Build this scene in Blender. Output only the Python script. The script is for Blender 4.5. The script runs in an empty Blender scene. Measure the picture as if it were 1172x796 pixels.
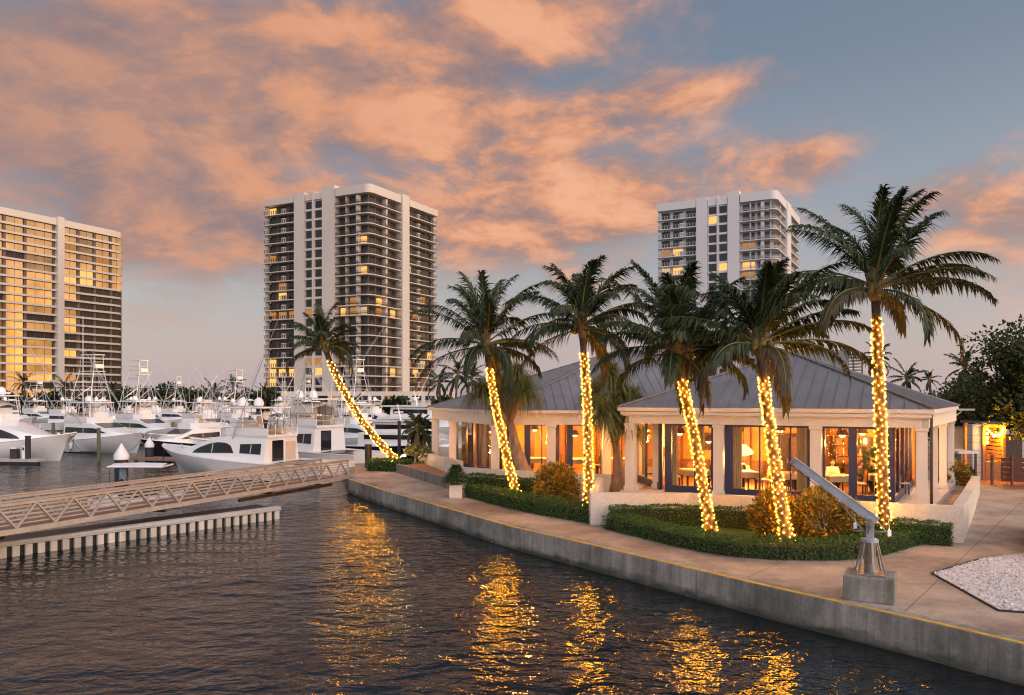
import bpy, bmesh, math, random
from mathutils import Vector, Matrix
R = math.radians
rnd = random.Random(11)
sc = bpy.context.scene
COL = sc.collection

# ------------------------------------------------------------------ camera
EYE, F, HY = 4.3, 911.5, 453.0          # eye height (m), focal length and horizon row in photo pixels
cd = bpy.data.cameras.new('camera'); cam = bpy.data.objects.new('camera', cd); COL.objects.link(cam)
cd.sensor_width = 36; cd.lens = 36 * F / 1172.0; cd.shift_y = (HY - 398) / 1172.0
cd.clip_start = 0.1; cd.clip_end = 9000
cam.location = (0, 0, EYE); cam.rotation_euler = (R(90), 0, 0)
sc.camera = cam

# ------------------------------------------------------------------ sky, sun, exposure
SUN_AZ, SUN_EL = 104.0, 7.0              # degrees right of the view direction, above the horizon
w = bpy.data.worlds.new('World'); sc.world = w; w.use_nodes = True
nt = w.node_tree; nt.nodes.clear(); N = nt.nodes; LK = nt.links
def nd(t, **k):
    n = N.new(t)
    for a, b in k.items(): setattr(n, a, b)
    return n
def put(sock, v):
    if hasattr(v, 'is_output'): LK.new(v, sock)
    else: sock.default_value = v
def mth(op, a, b=0.0, c=0.0, clamp=False):
    n = nd('ShaderNodeMath', operation=op, use_clamp=clamp)
    put(n.inputs[0], a); put(n.inputs[1], b); put(n.inputs[2], c)
    return n.outputs[0]
def mixc(fac, a, b, bt='MIX'):
    n = nd('ShaderNodeMix', data_type='RGBA', blend_type=bt)
    put(n.inputs[0], fac); put(n.inputs[6], a); put(n.inputs[7], b)
    return n.outputs[2]
def ramp(fac, stops, interp='LINEAR'):
    n = nd('ShaderNodeValToRGB'); n.color_ramp.interpolation = interp
    e = n.color_ramp.elements
    while len(e) < len(stops): e.new(0.5)
    for i, (p, c) in enumerate(stops):
        e[i].position = p; e[i].color = tuple(c) + ((1,) if len(c) == 3 else ())
    put(n.inputs[0], fac); return n.outputs[0]
def smooth(x, a, b):
    n = nd('ShaderNodeMapRange', interpolation_type='SMOOTHSTEP'); put(n.inputs[0], x)
    n.inputs[1].default_value = a; n.inputs[2].default_value = b
    return n.outputs[0]
tc = nd('ShaderNodeTexCoord'); d = tc.outputs['Generated']
sx = nd('ShaderNodeSeparateXYZ'); LK.new(d, sx.inputs[0]); dx, dy, dz = sx.outputs
az = mth('MULTIPLY', mth('ARCTAN2', dx, dy), 180 / math.pi)
el = mth('MULTIPLY', mth('ARCSINE', dz), 180 / math.pi)
nish = nd('ShaderNodeTexSky', sky_type='NISHITA', sun_disc=False)
nish.sun_elevation = R(SUN_EL); nish.sun_rotation = R(SUN_AZ); nish.air_density = 1.4; nish.dust_density = 2.0
# clear dusk sky by elevation, pink towards the horizon
base = ramp(mth('DIVIDE', el, 40.0, clamp=True),
            [(0.0, (.51, .415, .44)), (.14, (.37, .345, .41)), (.32, (.24, .265, .35)), (.55, (.135, .17, .255)), (1.0, (.085, .115, .19))])
base = mixc(0.06, base, nish.outputs[0])
# cloud field: uneven noise on a high flat deck, gathered where the big banks hang
def noise3(vec, scale, detail, rough=.55, dist=0.0):
    n = nd('ShaderNodeTexNoise'); LK.new(vec, n.inputs['Vector'])
    n.inputs['Scale'].default_value = scale; n.inputs['Detail'].default_value = detail
    n.inputs['Roughness'].default_value = rough; n.inputs['Distortion'].default_value = dist
    return n.outputs['Fac']
hz = mth('ADD', mth('MAXIMUM', dz, 0.0), 0.34)
cv = nd('ShaderNodeCombineXYZ'); put(cv.inputs[0], mth('DIVIDE', dx, hz)); put(cv.inputs[1], mth('DIVIDE', dy, hz)); put(cv.inputs[2], mth('MULTIPLY', dz, 1.6))
def shifted(off):
    n = nd('ShaderNodeVectorMath', operation='ADD'); LK.new(cv.outputs[0], n.inputs[0]); n.inputs[1].default_value = off
    return n.outputs[0]
n1 = noise3(shifted((3.1, 1.7, .4)), 3.6, 10, .58, .35)
n2 = noise3(shifted((3.17, 1.66, .46)), 3.6, 6, .58, .35)
nbig = noise3(shifted((7.3, 2.2, 1.4)), 0.9, 3)
nfine = noise3(shifted((1.0, 5.0, 2.0)), 9.0, 8, .62, .5)
def blob(px, py, sw, sh, tilt, wgt):
    a0 = math.degrees(math.atan((px - 586) / F)); e0 = math.degrees(math.atan((HY - py) / F * math.cos(R(a0))))
    k = math.degrees(1 / F)
    ca, sa = math.cos(R(tilt)), math.sin(R(tilt))
    u = mth('SUBTRACT', az, a0); v = mth('SUBTRACT', el, e0)
    p = mth('ADD', mth('MULTIPLY', u, ca / (sw * k)), mth('MULTIPLY', v, sa / (sw * k)))
    q = mth('ADD', mth('MULTIPLY', u, -sa / (sh * k)), mth('MULTIPLY', v, ca / (sh * k)))
    r2 = mth('ADD', mth('MULTIPLY', p, p), mth('MULTIPLY', q, q))
    return mth('MULTIPLY', mth('POWER', 2.718, mth('MULTIPLY', r2, -1.0)), wgt)
BLOBS = [(60, 60, 150, 70, 0, .42), (330, 60, 210, 85, -6, .60), (620, 25, 190, 60, 8, .52), (540, 150, 180, 60, -10, .46), (140, 190, 250, 110, -8, .56),
         (790, 108, 140, 28, 5, .50), (740, 215, 200, 52, 14, .52), (590, 265, 150, 55, 0, .40), (240, 260, 220, 70, 0, .36), (925, 190, 50, 28, 10, .42), (1130, 250, 130, 52, -8, .56), (1150, 330, 90, 30, 0, .22),
         (1000, 60, 260, 90, 0, -.22), (610, 95, 60, 22, 0, -.1), (40, 330, 260, 60, 0, -.05), (960, 300, 160, 70, 0, -.16)]
acc = 0.0
for b in BLOBS: acc = mth('ADD', acc, blob(*b))
dens = mth('ADD', mth('ADD', acc, mth('MULTIPLY', mth('SUBTRACT', n1, .5), 1.25)), mth('MULTIPLY', mth('SUBTRACT', nfine, .5), .42))
dens = mth('ADD', dens, mth('MULTIPLY', mth('SUBTRACT', nbig, .5), .25))
dens = mth('SUBTRACT', dens, mth('MULTIPLY', smooth(el, 25.0, 40.0), .6))
cover = smooth(dens, .02, .66)
lit = smooth(mth('ADD', mth('ADD', mth('MULTIPLY', mth('SUBTRACT', n1, n2), .9), mth('MULTIPLY', mth('SUBTRACT', nfine, .5), .42)), mth('MULTIPLY', mth('SUBTRACT', dens, .35), .16)), -.22, .24)
side = smooth(az, -34.0, 6.0)
lit = mth('MULTIPLY', lit, mth('ADD', mth('MULTIPLY', side, .48), .52))
ccol = ramp(lit, [(0.0, (.27, .20, .215)), (.40, (.48, .265, .205)), (.70, (.76, .345, .195)), (1.0, (.92, .465, .27))])
ccol = mixc(smooth(el, 10.0, 1.0), ccol, (.60, .44, .42, 1))
sky = mixc(mth('MULTIPLY', cover, .93), base, ccol)
# the after-glow out of the picture to the right, then an added fill glow behind
def glow(v, p):
    g = Vector(v).normalized()
    n = nd('ShaderNodeVectorMath', operation='DOT_PRODUCT'); LK.new(d, n.inputs[0]); n.inputs[1].default_value = g
    return mth('POWER', mth('MAXIMUM', n.outputs['Value'], 0.0), p)
def addc(a, fac, col):
    n = nd('ShaderNodeVectorMath', operation='SCALE'); n.inputs[0].default_value = col; put(n.inputs['Scale'], fac)
    m = nd('ShaderNodeVectorMath', operation='ADD'); put(m.inputs[0], a); LK.new(n.outputs[0], m.inputs[1]); return m.outputs[0]
sky = addc(sky, mth('MULTIPLY', glow((.985, .06, .03), 9), mth('POWER', 2.718, mth('MULTIPLY', el, -.15))), (8.0, 3.5, .42))
sky = addc(sky, glow((.40, -.85, .45), 2.2), (2.5, 2.05, 1.9))  # unseen broad glow added behind the camera to brighten the whole scene
low = smooth(dz, -.05, -.005)
sky = mixc(low, (.10, .095, .10, 1), sky)
bg = nd('ShaderNodeBackground'); LK.new(sky, bg.inputs['Color']); bg.inputs['Strength'].default_value = 1.0
out = nd('ShaderNodeOutputWorld'); LK.new(bg.outputs[0], out.inputs[0])
w.cycles.sampling_method = 'MANUAL'; w.cycles.sample_map_resolution = 1024

sd = bpy.data.lights.new('sun', 'SUN'); sun = bpy.data.objects.new('sun', sd); COL.objects.link(sun)
sd.energy = 0.55; sd.color = (1.0, .72, .52); sd.angle = R(14)
sv = Vector((math.sin(R(SUN_AZ)) * math.cos(R(SUN_EL)), math.cos(R(SUN_AZ)) * math.cos(R(SUN_EL)), math.sin(R(SUN_EL))))
sun.rotation_euler = sv.to_track_quat('Z', 'Y').to_euler()
vs = sc.view_settings
vs.view_transform = 'Standard'; vs.look = 'None'; vs.gamma = 1.0; vs.use_curve_mapping = False; vs.exposure = 0.0
cy = sc.cycles
cy.use_denoising = True; cy.filter_width = 1.15; cy.max_bounces = 7; cy.transparent_max_bounces = 16; cy.diffuse_bounces = 3; cy.glossy_bounces = 4
cy.caustics_reflective = False; cy.caustics_refractive = False; cy.sample_clamp_indirect = 6.0; cy.sample_clamp_direct = 0

# ------------------------------------------------------------------ helpers
def at(px, py, D):                       # point at depth D metres seen at photo pixel (px, py)
    return Vector(((px - 586) * D / F, D, EYE - (py - HY) * D / F))
def gnd(px, py, z=0.0):                  # point on the level z seen at photo pixel (px, py)
    D = F * (EYE - z) / (py - HY)
    return Vector(((px - 586) * D / F, D, z))
def atx(px, D, z=0.0): return Vector(((px - 586) * D / F, D, z))

class MB:
    def __init__(s): s.v = []; s.f = []; s.m = []; s.cur = 0
    def add(s, vs_, fs):
        o = len(s.v); s.v += [tuple(p) for p in vs_]
        for f in fs: s.f.append(tuple(i + o for i in f)); s.m.append(s.cur)
        return s
    def hexa(s, p):                      # 4 bottom, 4 top
        return s.add(p, [(3, 2, 1, 0), (4, 5, 6, 7), (0, 1, 5, 4), (1, 2, 6, 5), (2, 3, 7, 6), (3, 0, 4, 7)])
    def box(s, c, size, rz=0.0):
        cx, cy_, cz = c; a, b, h = size[0] / 2, size[1] / 2, size[2] / 2
        co, si = math.cos(rz), math.sin(rz)
        pts = []
        for z in (-h, h):
            for x, y in ((-a, -b), (a, -b), (a, b), (-a, b)):
                pts.append((cx + x * co - y * si, cy_ + x * si + y * co, cz + z))
        return s.hexa(pts)
    def bar(s, p, q, w_, h, up=(0, 0, 1)):
        p, q = Vector(p), Vector(q); dr = (q - p).normalized(); up = Vector(up)
        if abs(dr.dot(up)) > .98: up = Vector((0, 1, 0))
        sd_ = dr.cross(up).normalized() * w_ / 2; u = sd_.cross(dr).normalized() * h / 2
        return s.hexa([p - sd_ - u, p + sd_ - u, q + sd_ - u, q - sd_ - u, p - sd_ + u, p + sd_ + u, q + sd_ + u, q - sd_ + u])
    def tube(s, pts, rad, n=8, cap=True):
        pts = [Vector(p) for p in pts]
        if not hasattr(rad, '__len__'): rad = [rad] * len(pts)
        rings = []; side_ = None
        for i, p in enumerate(pts):
            a = pts[max(i - 1, 0)]; b = pts[min(i + 1, len(pts) - 1)]
            t = (b - a).normalized()
            if side_ is None: side_ = t.orthogonal().normalized()
            side_ = (side_ - t * side_.dot(t)).normalized(); o = t.cross(side_)
            rings.append([p + (side_ * math.cos(2 * math.pi * k / n) + o * math.sin(2 * math.pi * k / n)) * rad[i] for k in range(n)])
        return s.loft(rings, True, cap)
    def loft(s, secs, closed=False, cap=False):
        n = len(secs[0]); vs_ = [p for r in secs for p in r]; fs = []
        for i in range(len(secs) - 1):
            for k in range(n if closed else n - 1):
                k2 = (k + 1) % n
                fs.append((i * n + k, i * n + k2, (i + 1) * n + k2, (i + 1) * n + k))
        if cap: fs.append(tuple(range(n))[::-1]); fs.append(tuple((len(secs) - 1) * n + k for k in range(n)))
        return s.add(vs_, fs)
    def prism(s, poly, z0, z1):
        n = len(poly); zz0 = z0 if hasattr(z0, '__len__') else [z0] * n; zz1 = z1 if hasattr(z1, '__len__') else [z1] * n
        v = [(p[0], p[1], zz0[i]) for i, p in enumerate(poly)] + [(p[0], p[1], zz1[i]) for i, p in enumerate(poly)]
        fs = [tuple(range(n))[::-1], tuple(range(n, 2 * n))] + [(i, (i + 1) % n, n + (i + 1) % n, n + i) for i in range(n)]
        return s.add(v, fs)
    def sheet(s, poly, z):
        return s.add([(p[0], p[1], z) for p in poly], [tuple(range(len(poly)))])
    def lathe(s, prof, n=16, c=(0, 0, 0)):
        return s.loft([[(c[0] + r * math.cos(2 * math.pi * k / n), c[1] + r * math.sin(2 * math.pi * k / n), c[2] + z) for k in range(n)] for r, z in prof], True, True)
    def ball(s, c, r, n=8, m=5, sz=1.0):
        prof = [(max(1e-4, r * math.sin(math.pi * i / m)), -r * sz * math.cos(math.pi * i / m)) for i in range(m + 1)]
        return s.lathe(prof, n, c)
    def leaf(s, p, dr, nrm, l, w_):      # one folded leaf face
        dr = Vector(dr).normalized(); sd_ = dr.cross(Vector(nrm))
        if sd_.length < 1e-4: sd_ = dr.orthogonal()
        sd_ = sd_.normalized() * w_ / 2; p = Vector(p)
        return s.add([p, p + dr * l * .5 + sd_, p + dr * l, p + dr * l * .5 - sd_], [(0, 1, 2, 3)])
    def build(s, name, mat, parent=None, smooth=False, fix=True, bevel=0.0, loc=None):
        me = bpy.data.meshes.new(name)
        o = bpy.data.objects.new(name, me); COL.objects.link(o)
        off = Vector((0, 0, 0))
        if parent is not None:
            o.parent = parent; r = parent
            while r is not None: off += r.location; r = r.parent
        if loc is not None:
            o.location = Vector(loc) - off; off = Vector(loc)
        me.from_pydata([(p[0] - off.x, p[1] - off.y, p[2] - off.z) for p in s.v], [], s.f)
        for m_ in (mat if isinstance(mat, (list, tuple)) else [mat]): me.materials.append(m_)
        if any(s.m): me.polygons.foreach_set('material_index', s.m)
        if fix:
            bm = bmesh.new(); bm.from_mesh(me); bmesh.ops.recalc_face_normals(bm, faces=bm.faces); bm.to_mesh(me); bm.free()
        if smooth: me.polygons.foreach_set('use_smooth', [True] * len(me.polygons))
        if smooth == 'angle': me.set_sharp_from_angle(angle=R(35))
        if bevel:
            b = o.modifiers.new('bevel', 'BEVEL'); b.width = bevel; b.segments = 2; b.limit_method = 'ANGLE'
        me.update(); return o

LABELS = {}
def tag(o, label=None, cat=None, group=None, kind=None):
    if label: o['label'] = label
    if cat: o['category'] = cat
    if group: o['group'] = group
    if kind: o['kind'] = kind
    if label: LABELS.setdefault(label, []).append(o.name)
    return o
def thing(name, label, cat, loc=(0, 0, 0), rz=0.0, group=None):
    o = bpy.data.objects.new(name, None); COL.objects.link(o); o.empty_display_size = .3
    o.location = loc; o.rotation_euler = (0, 0, rz)
    return tag(o, label, cat, group)
def copy_tree(o, label=None, parent=None):
    c = o.copy(); COL.objects.link(c); c.parent = parent
    if label: tag(c, label)
    for ch in list(o.children): copy_tree(ch, None, c)
    return c
def lerp(a, b, t): return a + (b - a) * t
def vlerp(a, b, t): return Vector(a).lerp(Vector(b), t)

# ------------------------------------------------------------------ materials
def mat(name, col, rough=.6, metal=0.0, var=.12, scale=2.0, bump=0.0, bscale=30.0, spec=.5, detail=4, col2=None, island=0.0, emit=None, estr=0.0, stretch=None, coat=0.0):
    m = bpy.data.materials.new(name); m.use_nodes = True; t = m.node_tree; n = t.nodes; b = n['Principled BSDF']
    b.inputs['Roughness'].default_value = rough; b.inputs['Metallic'].default_value = metal
    b.inputs['Specular IOR Level'].default_value = spec; b.inputs['Coat Weight'].default_value = coat
    tcn = n.new('ShaderNodeTexCoord'); vec = tcn.outputs['Object']
    if stretch:
        mp = n.new('ShaderNodeMapping'); mp.inputs['Scale'].default_value = stretch; t.links.new(vec, mp.inputs[0]); vec = mp.outputs[0]
    no = n.new('ShaderNodeTexNoise'); no.inputs['Scale'].default_value = scale; no.inputs['Detail'].default_value = detail; t.links.new(vec, no.inputs['Vector'])
    cr = n.new('ShaderNodeValToRGB'); e = cr.color_ramp.elements
    c2 = col2 or tuple(min(1, c * (1 + var)) for c in col); c1 = col if col2 else tuple(c * (1 - var) for c in col)
    e[0].position = .3; e[0].color = (*c1, 1); e[1].position = .7; e[1].color = (*c2, 1)
    t.links.new(no.outputs['Fac'], cr.inputs[0]); src = cr.outputs[0]
    if island:
        g = n.new('ShaderNodeNewGeometry'); mr = n.new('ShaderNodeMapRange')
        mr.inputs[3].default_value = 1 - island; mr.inputs[4].default_value = 1 + island
        t.links.new(g.outputs['Random Per Island'], mr.inputs[0])
        sc_ = n.new('ShaderNodeVectorMath'); sc_.operation = 'SCALE'
        t.links.new(src, sc_.inputs[0]); t.links.new(mr.outputs[0], sc_.inputs['Scale']); src = sc_.outputs[0]
    t.links.new(src, b.inputs['Base Color'])
    if bump:
        n2_ = n.new('ShaderNodeTexNoise'); n2_.inputs['Scale'].default_value = bscale; n2_.inputs['Detail'].default_value = 5; t.links.new(vec, n2_.inputs['Vector'])
        bp = n.new('ShaderNodeBump'); bp.inputs['Strength'].default_value = bump; bp.inputs['Distance'].default_value = .02
        t.links.new(n2_.outputs['Fac'], bp.inputs['Height']); t.links.new(bp.outputs[0], b.inputs['Normal'])
    if emit:
        b.inputs['Emission Color'].default_value = (*emit, 1); b.inputs['Emission Strength'].default_value = estr
    return m
def leafmat(name, cols, rough=.5, trans=.25):
    """leaf colours differ from leaf to leaf"""
    m = bpy.data.materials.new(name); m.use_nodes = True; t = m.node_tree; n = t.nodes; b = n['Principled BSDF']
    b.inputs['Roughness'].default_value = rough
    g = n.new('ShaderNodeNewGeometry'); cr = n.new('ShaderNodeValToRGB'); e = cr.color_ramp.elements
    while len(e) < len(cols): e.new(.5)
    for i, c in enumerate(cols): e[i].position = i / max(1, len(cols) - 1); e[i].color = (*c, 1)
    t.links.new(g.outputs['Random Per Island'], cr.inputs[0]); t.links.new(cr.outputs[0], b.inputs['Base Color'])
    tr = n.new('ShaderNodeBsdfTranslucent'); t.links.new(cr.outputs[0], tr.inputs[0])
    mx = n.new('ShaderNodeMixShader'); mx.inputs[0].default_value = trans
    t.links.new(b.outputs[0], mx.inputs[1]); t.links.new(tr.outputs[0], mx.inputs[2]); t.links.new(mx.outputs[0], n['Material Output'].inputs[0])
    return m
def glassmat(name, tint=(.92, .95, .95), rough=.02, refl=1.0):
    m = bpy.data.materials.new(name); m.use_nodes = True; t = m.node_tree; n = t.nodes; n.remove(n['Principled BSDF'])
    tr = n.new('ShaderNodeBsdfTransparent'); tr.inputs[0].default_value = (*tint, 1)
    gl = n.new('ShaderNodeBsdfGlossy'); gl.inputs['Roughness'].default_value = rough
    fr = n.new('ShaderNodeFresnel'); fr.inputs[0].default_value = 1.45
    mx = n.new('ShaderNodeMixShader')
    k = n.new('ShaderNodeMath'); k.operation = 'MULTIPLY'; k.inputs[1].default_value = refl; t.links.new(fr.outputs[0], k.inputs[0])
    t.links.new(k.outputs[0], mx.inputs[0]); t.links.new(tr.outputs[0], mx.inputs[1]); t.links.new(gl.outputs[0], mx.inputs[2])
    t.links.new(mx.outputs[0], n['Material Output'].inputs[0]); return m
def emis(name, col, s):
    m = bpy.data.materials.new(name); m.use_nodes = True; t = m.node_tree; n = t.nodes; n.remove(n['Principled BSDF'])
    e = n.new('ShaderNodeEmission'); e.inputs[0].default_value = (*col, 1); e.inputs[1].default_value = s
    t.links.new(e.outputs[0], n['Material Output'].inputs[0]); return m

def concrete(name, c1, c2, scale=.6, stain=None, joint=0.0, jrot=0.0, streak=None, rough=.85):
    m = bpy.data.materials.new(name); m.use_nodes = True; t = m.node_tree; n = t.nodes; L = t.links; b = n['Principled BSDF']
    b.inputs['Roughness'].default_value = rough
    g = n.new('ShaderNodeNewGeometry'); pos = g.outputs['Position']
    def nz(vec, s, dtl, r=.6):
        q = n.new('ShaderNodeTexNoise'); q.inputs['Scale'].default_value = s; q.inputs['Detail'].default_value = dtl; q.inputs['Roughness'].default_value = r
        L.new(vec, q.inputs['Vector']); return q.outputs['Fac']
    def rp(f, st):
        q = n.new('ShaderNodeValToRGB'); e = q.color_ramp.elements
        while len(e) < len(st): e.new(.5)
        for i, (p, c) in enumerate(st): e[i].position = p; e[i].color = (*c, 1)
        L.new(f, q.inputs[0]); return q.outputs[0]
    def mul(a, bb, fac=1.0):
        q = n.new('ShaderNodeMix'); q.data_type = 'RGBA'; q.blend_type = 'MULTIPLY'; q.inputs[0].default_value = fac
        L.new(a, q.inputs[6]); L.new(bb, q.inputs[7]); return q.outputs[2]
    c = rp(nz(pos, scale, 8, .65), [(.3, c1), (.7, c2)])
    c = mul(c, rp(nz(pos, 14, 4), [(.3, (.84, .84, .84)), (.7, (1.1, 1.1, 1.1))]))
    if stain: c = mul(c, rp(nz(pos, .28, 5, .7), [(.38, stain), (.56, (1, 1, 1))]))
    if streak:
        mp = n.new('ShaderNodeMapping'); mp.inputs['Scale'].default_value = (2.4, 2.4, .16); L.new(pos, mp.inputs[0])
        c = mul(c, rp(nz(mp.outputs[0], 1.6, 6, .7), [(.36, streak), (.6, (1.06, 1.06, 1.05))]))
    if joint:
        mp = n.new('ShaderNodeMapping'); mp.inputs['Rotation'].default_value = (0, 0, jrot); L.new(pos, mp.inputs[0])
        br = n.new('ShaderNodeTexBrick'); br.offset = 0; br.inputs['Scale'].default_value = 1.0; br.inputs['Mortar Size'].default_value = .012
        br.inputs['Brick Width'].default_value = joint; br.inputs['Row Height'].default_value = joint * 2.2
        br.inputs['Color1'].default_value = (1, 1, 1, 1); br.inputs['Color2'].default_value = (.93, .93, .93, 1); br.inputs['Mortar'].default_value = (.42, .4, .38, 1)
        L.new(mp.outputs[0], br.inputs['Vector']); c = mul(c, br.outputs['Color'])
    if streak:                                   # algae and tide marks along the waterline
        sp_ = n.new('ShaderNodeSeparateXYZ'); L.new(pos, sp_.inputs[0]); mp2 = n.new('ShaderNodeMapping'); mp2.inputs['Scale'].default_value = (.9, .9, 3); L.new(pos, mp2.inputs[0])
        q = n.new('ShaderNodeMath'); q.operation = 'MULTIPLY_ADD'; L.new(nz(mp2.outputs[0], 1.5, 5), q.inputs[0]); q.inputs[1].default_value = .5; L.new(sp_.outputs[2], q.inputs[2])
        mr_ = n.new('ShaderNodeMapRange'); mr_.inputs[1].default_value = -.42; mr_.inputs[2].default_value = -.20; L.new(q.outputs[0], mr_.inputs[0])
        mx_ = n.new('ShaderNodeMix'); mx_.data_type = 'RGBA'; L.new(mr_.outputs[0], mx_.inputs[0]); mx_.inputs[6].default_value = (.05, .052, .042, 1); L.new(c, mx_.inputs[7]); c = mx_.outputs[2]
    L.new(c, b.inputs['Base Color'])
    bp = n.new('ShaderNodeBump'); bp.inputs['Strength'].default_value = .25; bp.inputs['Distance'].default_value = .02
    L.new(nz(pos, 22, 5), bp.inputs['Height']); L.new(bp.outputs[0], b.inputs['Normal'])
    return m

MT = {}
MT['promenade'] = concrete('promenade_concrete', (.33, .265, .215), (.50, .405, .33), .8, (.55, .51, .49), 3.6, R(38))
MT['seawall'] = concrete('seawall_concrete', (.26, .255, .235), (.46, .44, .41), .9, (.50, .51, .52), 0, 0, (.62, .62, .61))
MT['block'] = concrete('block_concrete', (.16, .165, .16), (.32, .31, .29), 1.6, (.5, .5, .5), 0, 0, (.6, .6, .58))
MT['retaining'] = concrete('retaining_concrete', (.16, .15, .145), (.26, .25, .24), 1.2, None, 0, 0, (.6, .6, .6))
MT['dock'] = concrete('dock_concrete', (.36, .36, .37), (.5, .5, .5), 1.0)
MT['yellow'] = mat('yellow_line_paint', (.58, .33, .03), .6, var=.3, scale=3)
MT['white'] = concrete('white_masonry_paint', (.50, .485, .465), (.61, .595, .575), .9, (.90, .88, .86), 0, 0, None, .65)
MT['trim'] = mat('white_trim_paint', (.62, .60, .57), .5, var=.04, scale=1.5)
MT['roof'] = mat('grey_metal_roofing', (.19, .195, .215), .5, .1, var=.14, scale=.9, stretch=(1, 1, 1))
MT['ridge'] = mat('ridge_cap_metal', (.15, .155, .17), .45, .3, var=.1)
MT['navy'] = mat('navy_frame_paint', (.02, .03, .085), .35, var=.1)
MT['glass'] = glassmat('window_glass', refl=.4)
MT['ochre'] = mat('ochre_plaster', (.56, .26, .065), .8, var=.2, scale=1.4)
MT['wood'] = mat('stained_wood', (.16, .075, .03), .5, var=.3, scale=3, stretch=(1, 1, 6))
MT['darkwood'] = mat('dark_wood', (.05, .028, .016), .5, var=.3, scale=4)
MT['cloth'] = mat('white_tablecloth', (.50, .42, .32), .8, var=.06)
MT['tile'] = mat('terracotta_floor', (.30, .17, .10), .5, var=.2, scale=3)
MT['ceil'] = mat('ceiling_paint', (.42, .25, .11), .7, var=.05)
MT['skin'] = mat('skin', (.50, .29, .20), .5, var=.06)
MT['hair'] = mat('brown_hair', (.03, .018, .01), .5, var=.2)
MT['orange'] = mat('orange_cloth', (.75, .12, .025), .8, var=.1)
MT['shirtblue'] = mat('light_blue_cloth', (.22, .38, .58), .8, var=.1)
MT['shirtwhite'] = mat('white_cloth', (.68, .66, .63), .8, var=.06)
MT['trousers'] = mat('dark_cloth', (.03, .033, .045), .8, var=.2)
MT['gel'] = mat('white_gelcoat', (.80, .81, .83), .18, var=.03, scale=.5, coat=.4)
MT['geldeck'] = mat('white_deck', (.74, .74, .75), .5, var=.06, scale=2)
MT['tint'] = mat('tinted_boat_window', (.012, .014, .02), .06, var=.1)
MT['navyhull'] = mat('navy_hull_paint', (.012, .015, .028), .12, var=.1, coat=.5)
MT['tube'] = mat('polished_aluminium', (.72, .73, .76), .28, .75, var=.06)
MT['tubewhite'] = mat('white_coated_tube', (.78, .78, .80), .35, var=.04)
MT['canvas'] = mat('canvas_cover', (.62, .58, .54), .85, var=.12, scale=3)
MT['teak'] = mat('teak', (.36, .22, .12), .6, var=.2, scale=5)
MT['cushion'] = mat('beige_vinyl', (.58, .47, .37), .55, var=.08)
MT['alum'] = mat('weathered_aluminium', (.43, .395, .37), .45, .25, var=.12, scale=2.5)
MT['decking'] = mat('brown_decking', (.25, .155, .11), .7, var=.25, scale=5)
MT['float'] = mat('pontoon_white', (.50, .48, .44), .7, var=.3, scale=1.2, stretch=(1, 1, .2))
MT['rubber'] = mat('dark_rubber', (.02, .02, .02), .7, var=.2)
MT['tar'] = mat('black_pile_sleeve', (.018, .018, .02), .45, var=.3, scale=3)
MT['capwhite'] = mat('white_plastic_cap', (.78, .80, .84), .4, var=.04)
MT['greenpile'] = mat('treated_timber', (.11, .13, .065), .8, var=.35, scale=3, stretch=(4, 4, .5))
MT['cranepaint'] = mat('pale_blue_grey_paint', (.31, .35, .41), .42, .1, var=.13, scale=4)
MT['galv'] = mat('galvanised_steel', (.34, .35, .35), .5, .6, var=.25, scale=6, col2=(.24, .17, .12))
MT['bark'] = mat('palm_bark', (.085, .058, .038), .85, var=.35, scale=6, bump=.6, bscale=14, stretch=(1, 1, 4))
MT['barkgrey'] = mat('grey_bark', (.26, .17, .11), .85, var=.35, scale=3, bump=.5, bscale=9, stretch=(2, 2, .6))
MT['treebark'] = mat('tree_bark', (.07, .05, .035), .9, var=.3, scale=4, bump=.5)
MT['frond'] = leafmat('palm_leaflets', [(.012, .028, .010), (.022, .044, .014), (.034, .060, .018), (.055, .068, .024)], .6, .2)
MT['frondold'] = leafmat('old_palm_leaflets', [(.04, .045, .015), (.07, .055, .02), (.10, .065, .03)], .6, .2)
MT['rachis'] = mat('palm_rachis', (.16, .14, .05), .6, var=.3)
MT['sheath'] = mat('palm_leaf_sheath', (.20, .15, .07), .8, var=.4, scale=7)
MT['coco'] = mat('coconut_husk', (.13, .11, .03), .6, var=.3)
MT['ponytail'] = leafmat('ponytail_leaves', [(.07, .11, .025), (.11, .15, .035), (.17, .18, .05), (.24, .20, .07)], .5, .25)
MT['hedge'] = leafmat('hedge_leaves', [(.026, .072, .012), (.048, .11, .018), (.085, .15, .025)], .75, .15)
MT['hedgecore'] = mat('hedge_twigs', (.018, .022, .010), .9, var=.3)
MT['croton'] = leafmat('croton_leaves', [(.06, .11, .02), (.20, .19, .03), (.55, .36, .04), (.50, .18, .025), (.22, .10, .02), (.09, .14, .025), (.45, .34, .05)], .55, .2)
MT['tree'] = leafmat('tree_leaves', [(.014, .032, .010), (.022, .045, .013), (.034, .06, .016), (.046, .066, .020)], .7, .15)
MT['treewarm'] = leafmat('sea_grape_leaves', [(.022, .042, .012), (.036, .066, .016), (.058, .08, .02), (.10, .075, .02)], .7, .15)
MT['soil'] = mat('dark_soil', (.05, .035, .022), .95, var=.4, scale=6, bump=.6)
MT['grass'] = mat('lawn', (.05, .10, .018), .9, var=.45, scale=9, bump=.8, bscale=120)
MT['mulch'] = mat('red_mulch', (.30, .13, .05), .95, var=.5, scale=14, bump=.9, bscale=50)
MT['sand'] = mat('shore_ground', (.12, .11, .085), .95, var=.3, scale=.3)
MT['brickpave'] = mat('red_brick_paving', (.22, .085, .055), .85, var=.3, scale=3)
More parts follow.
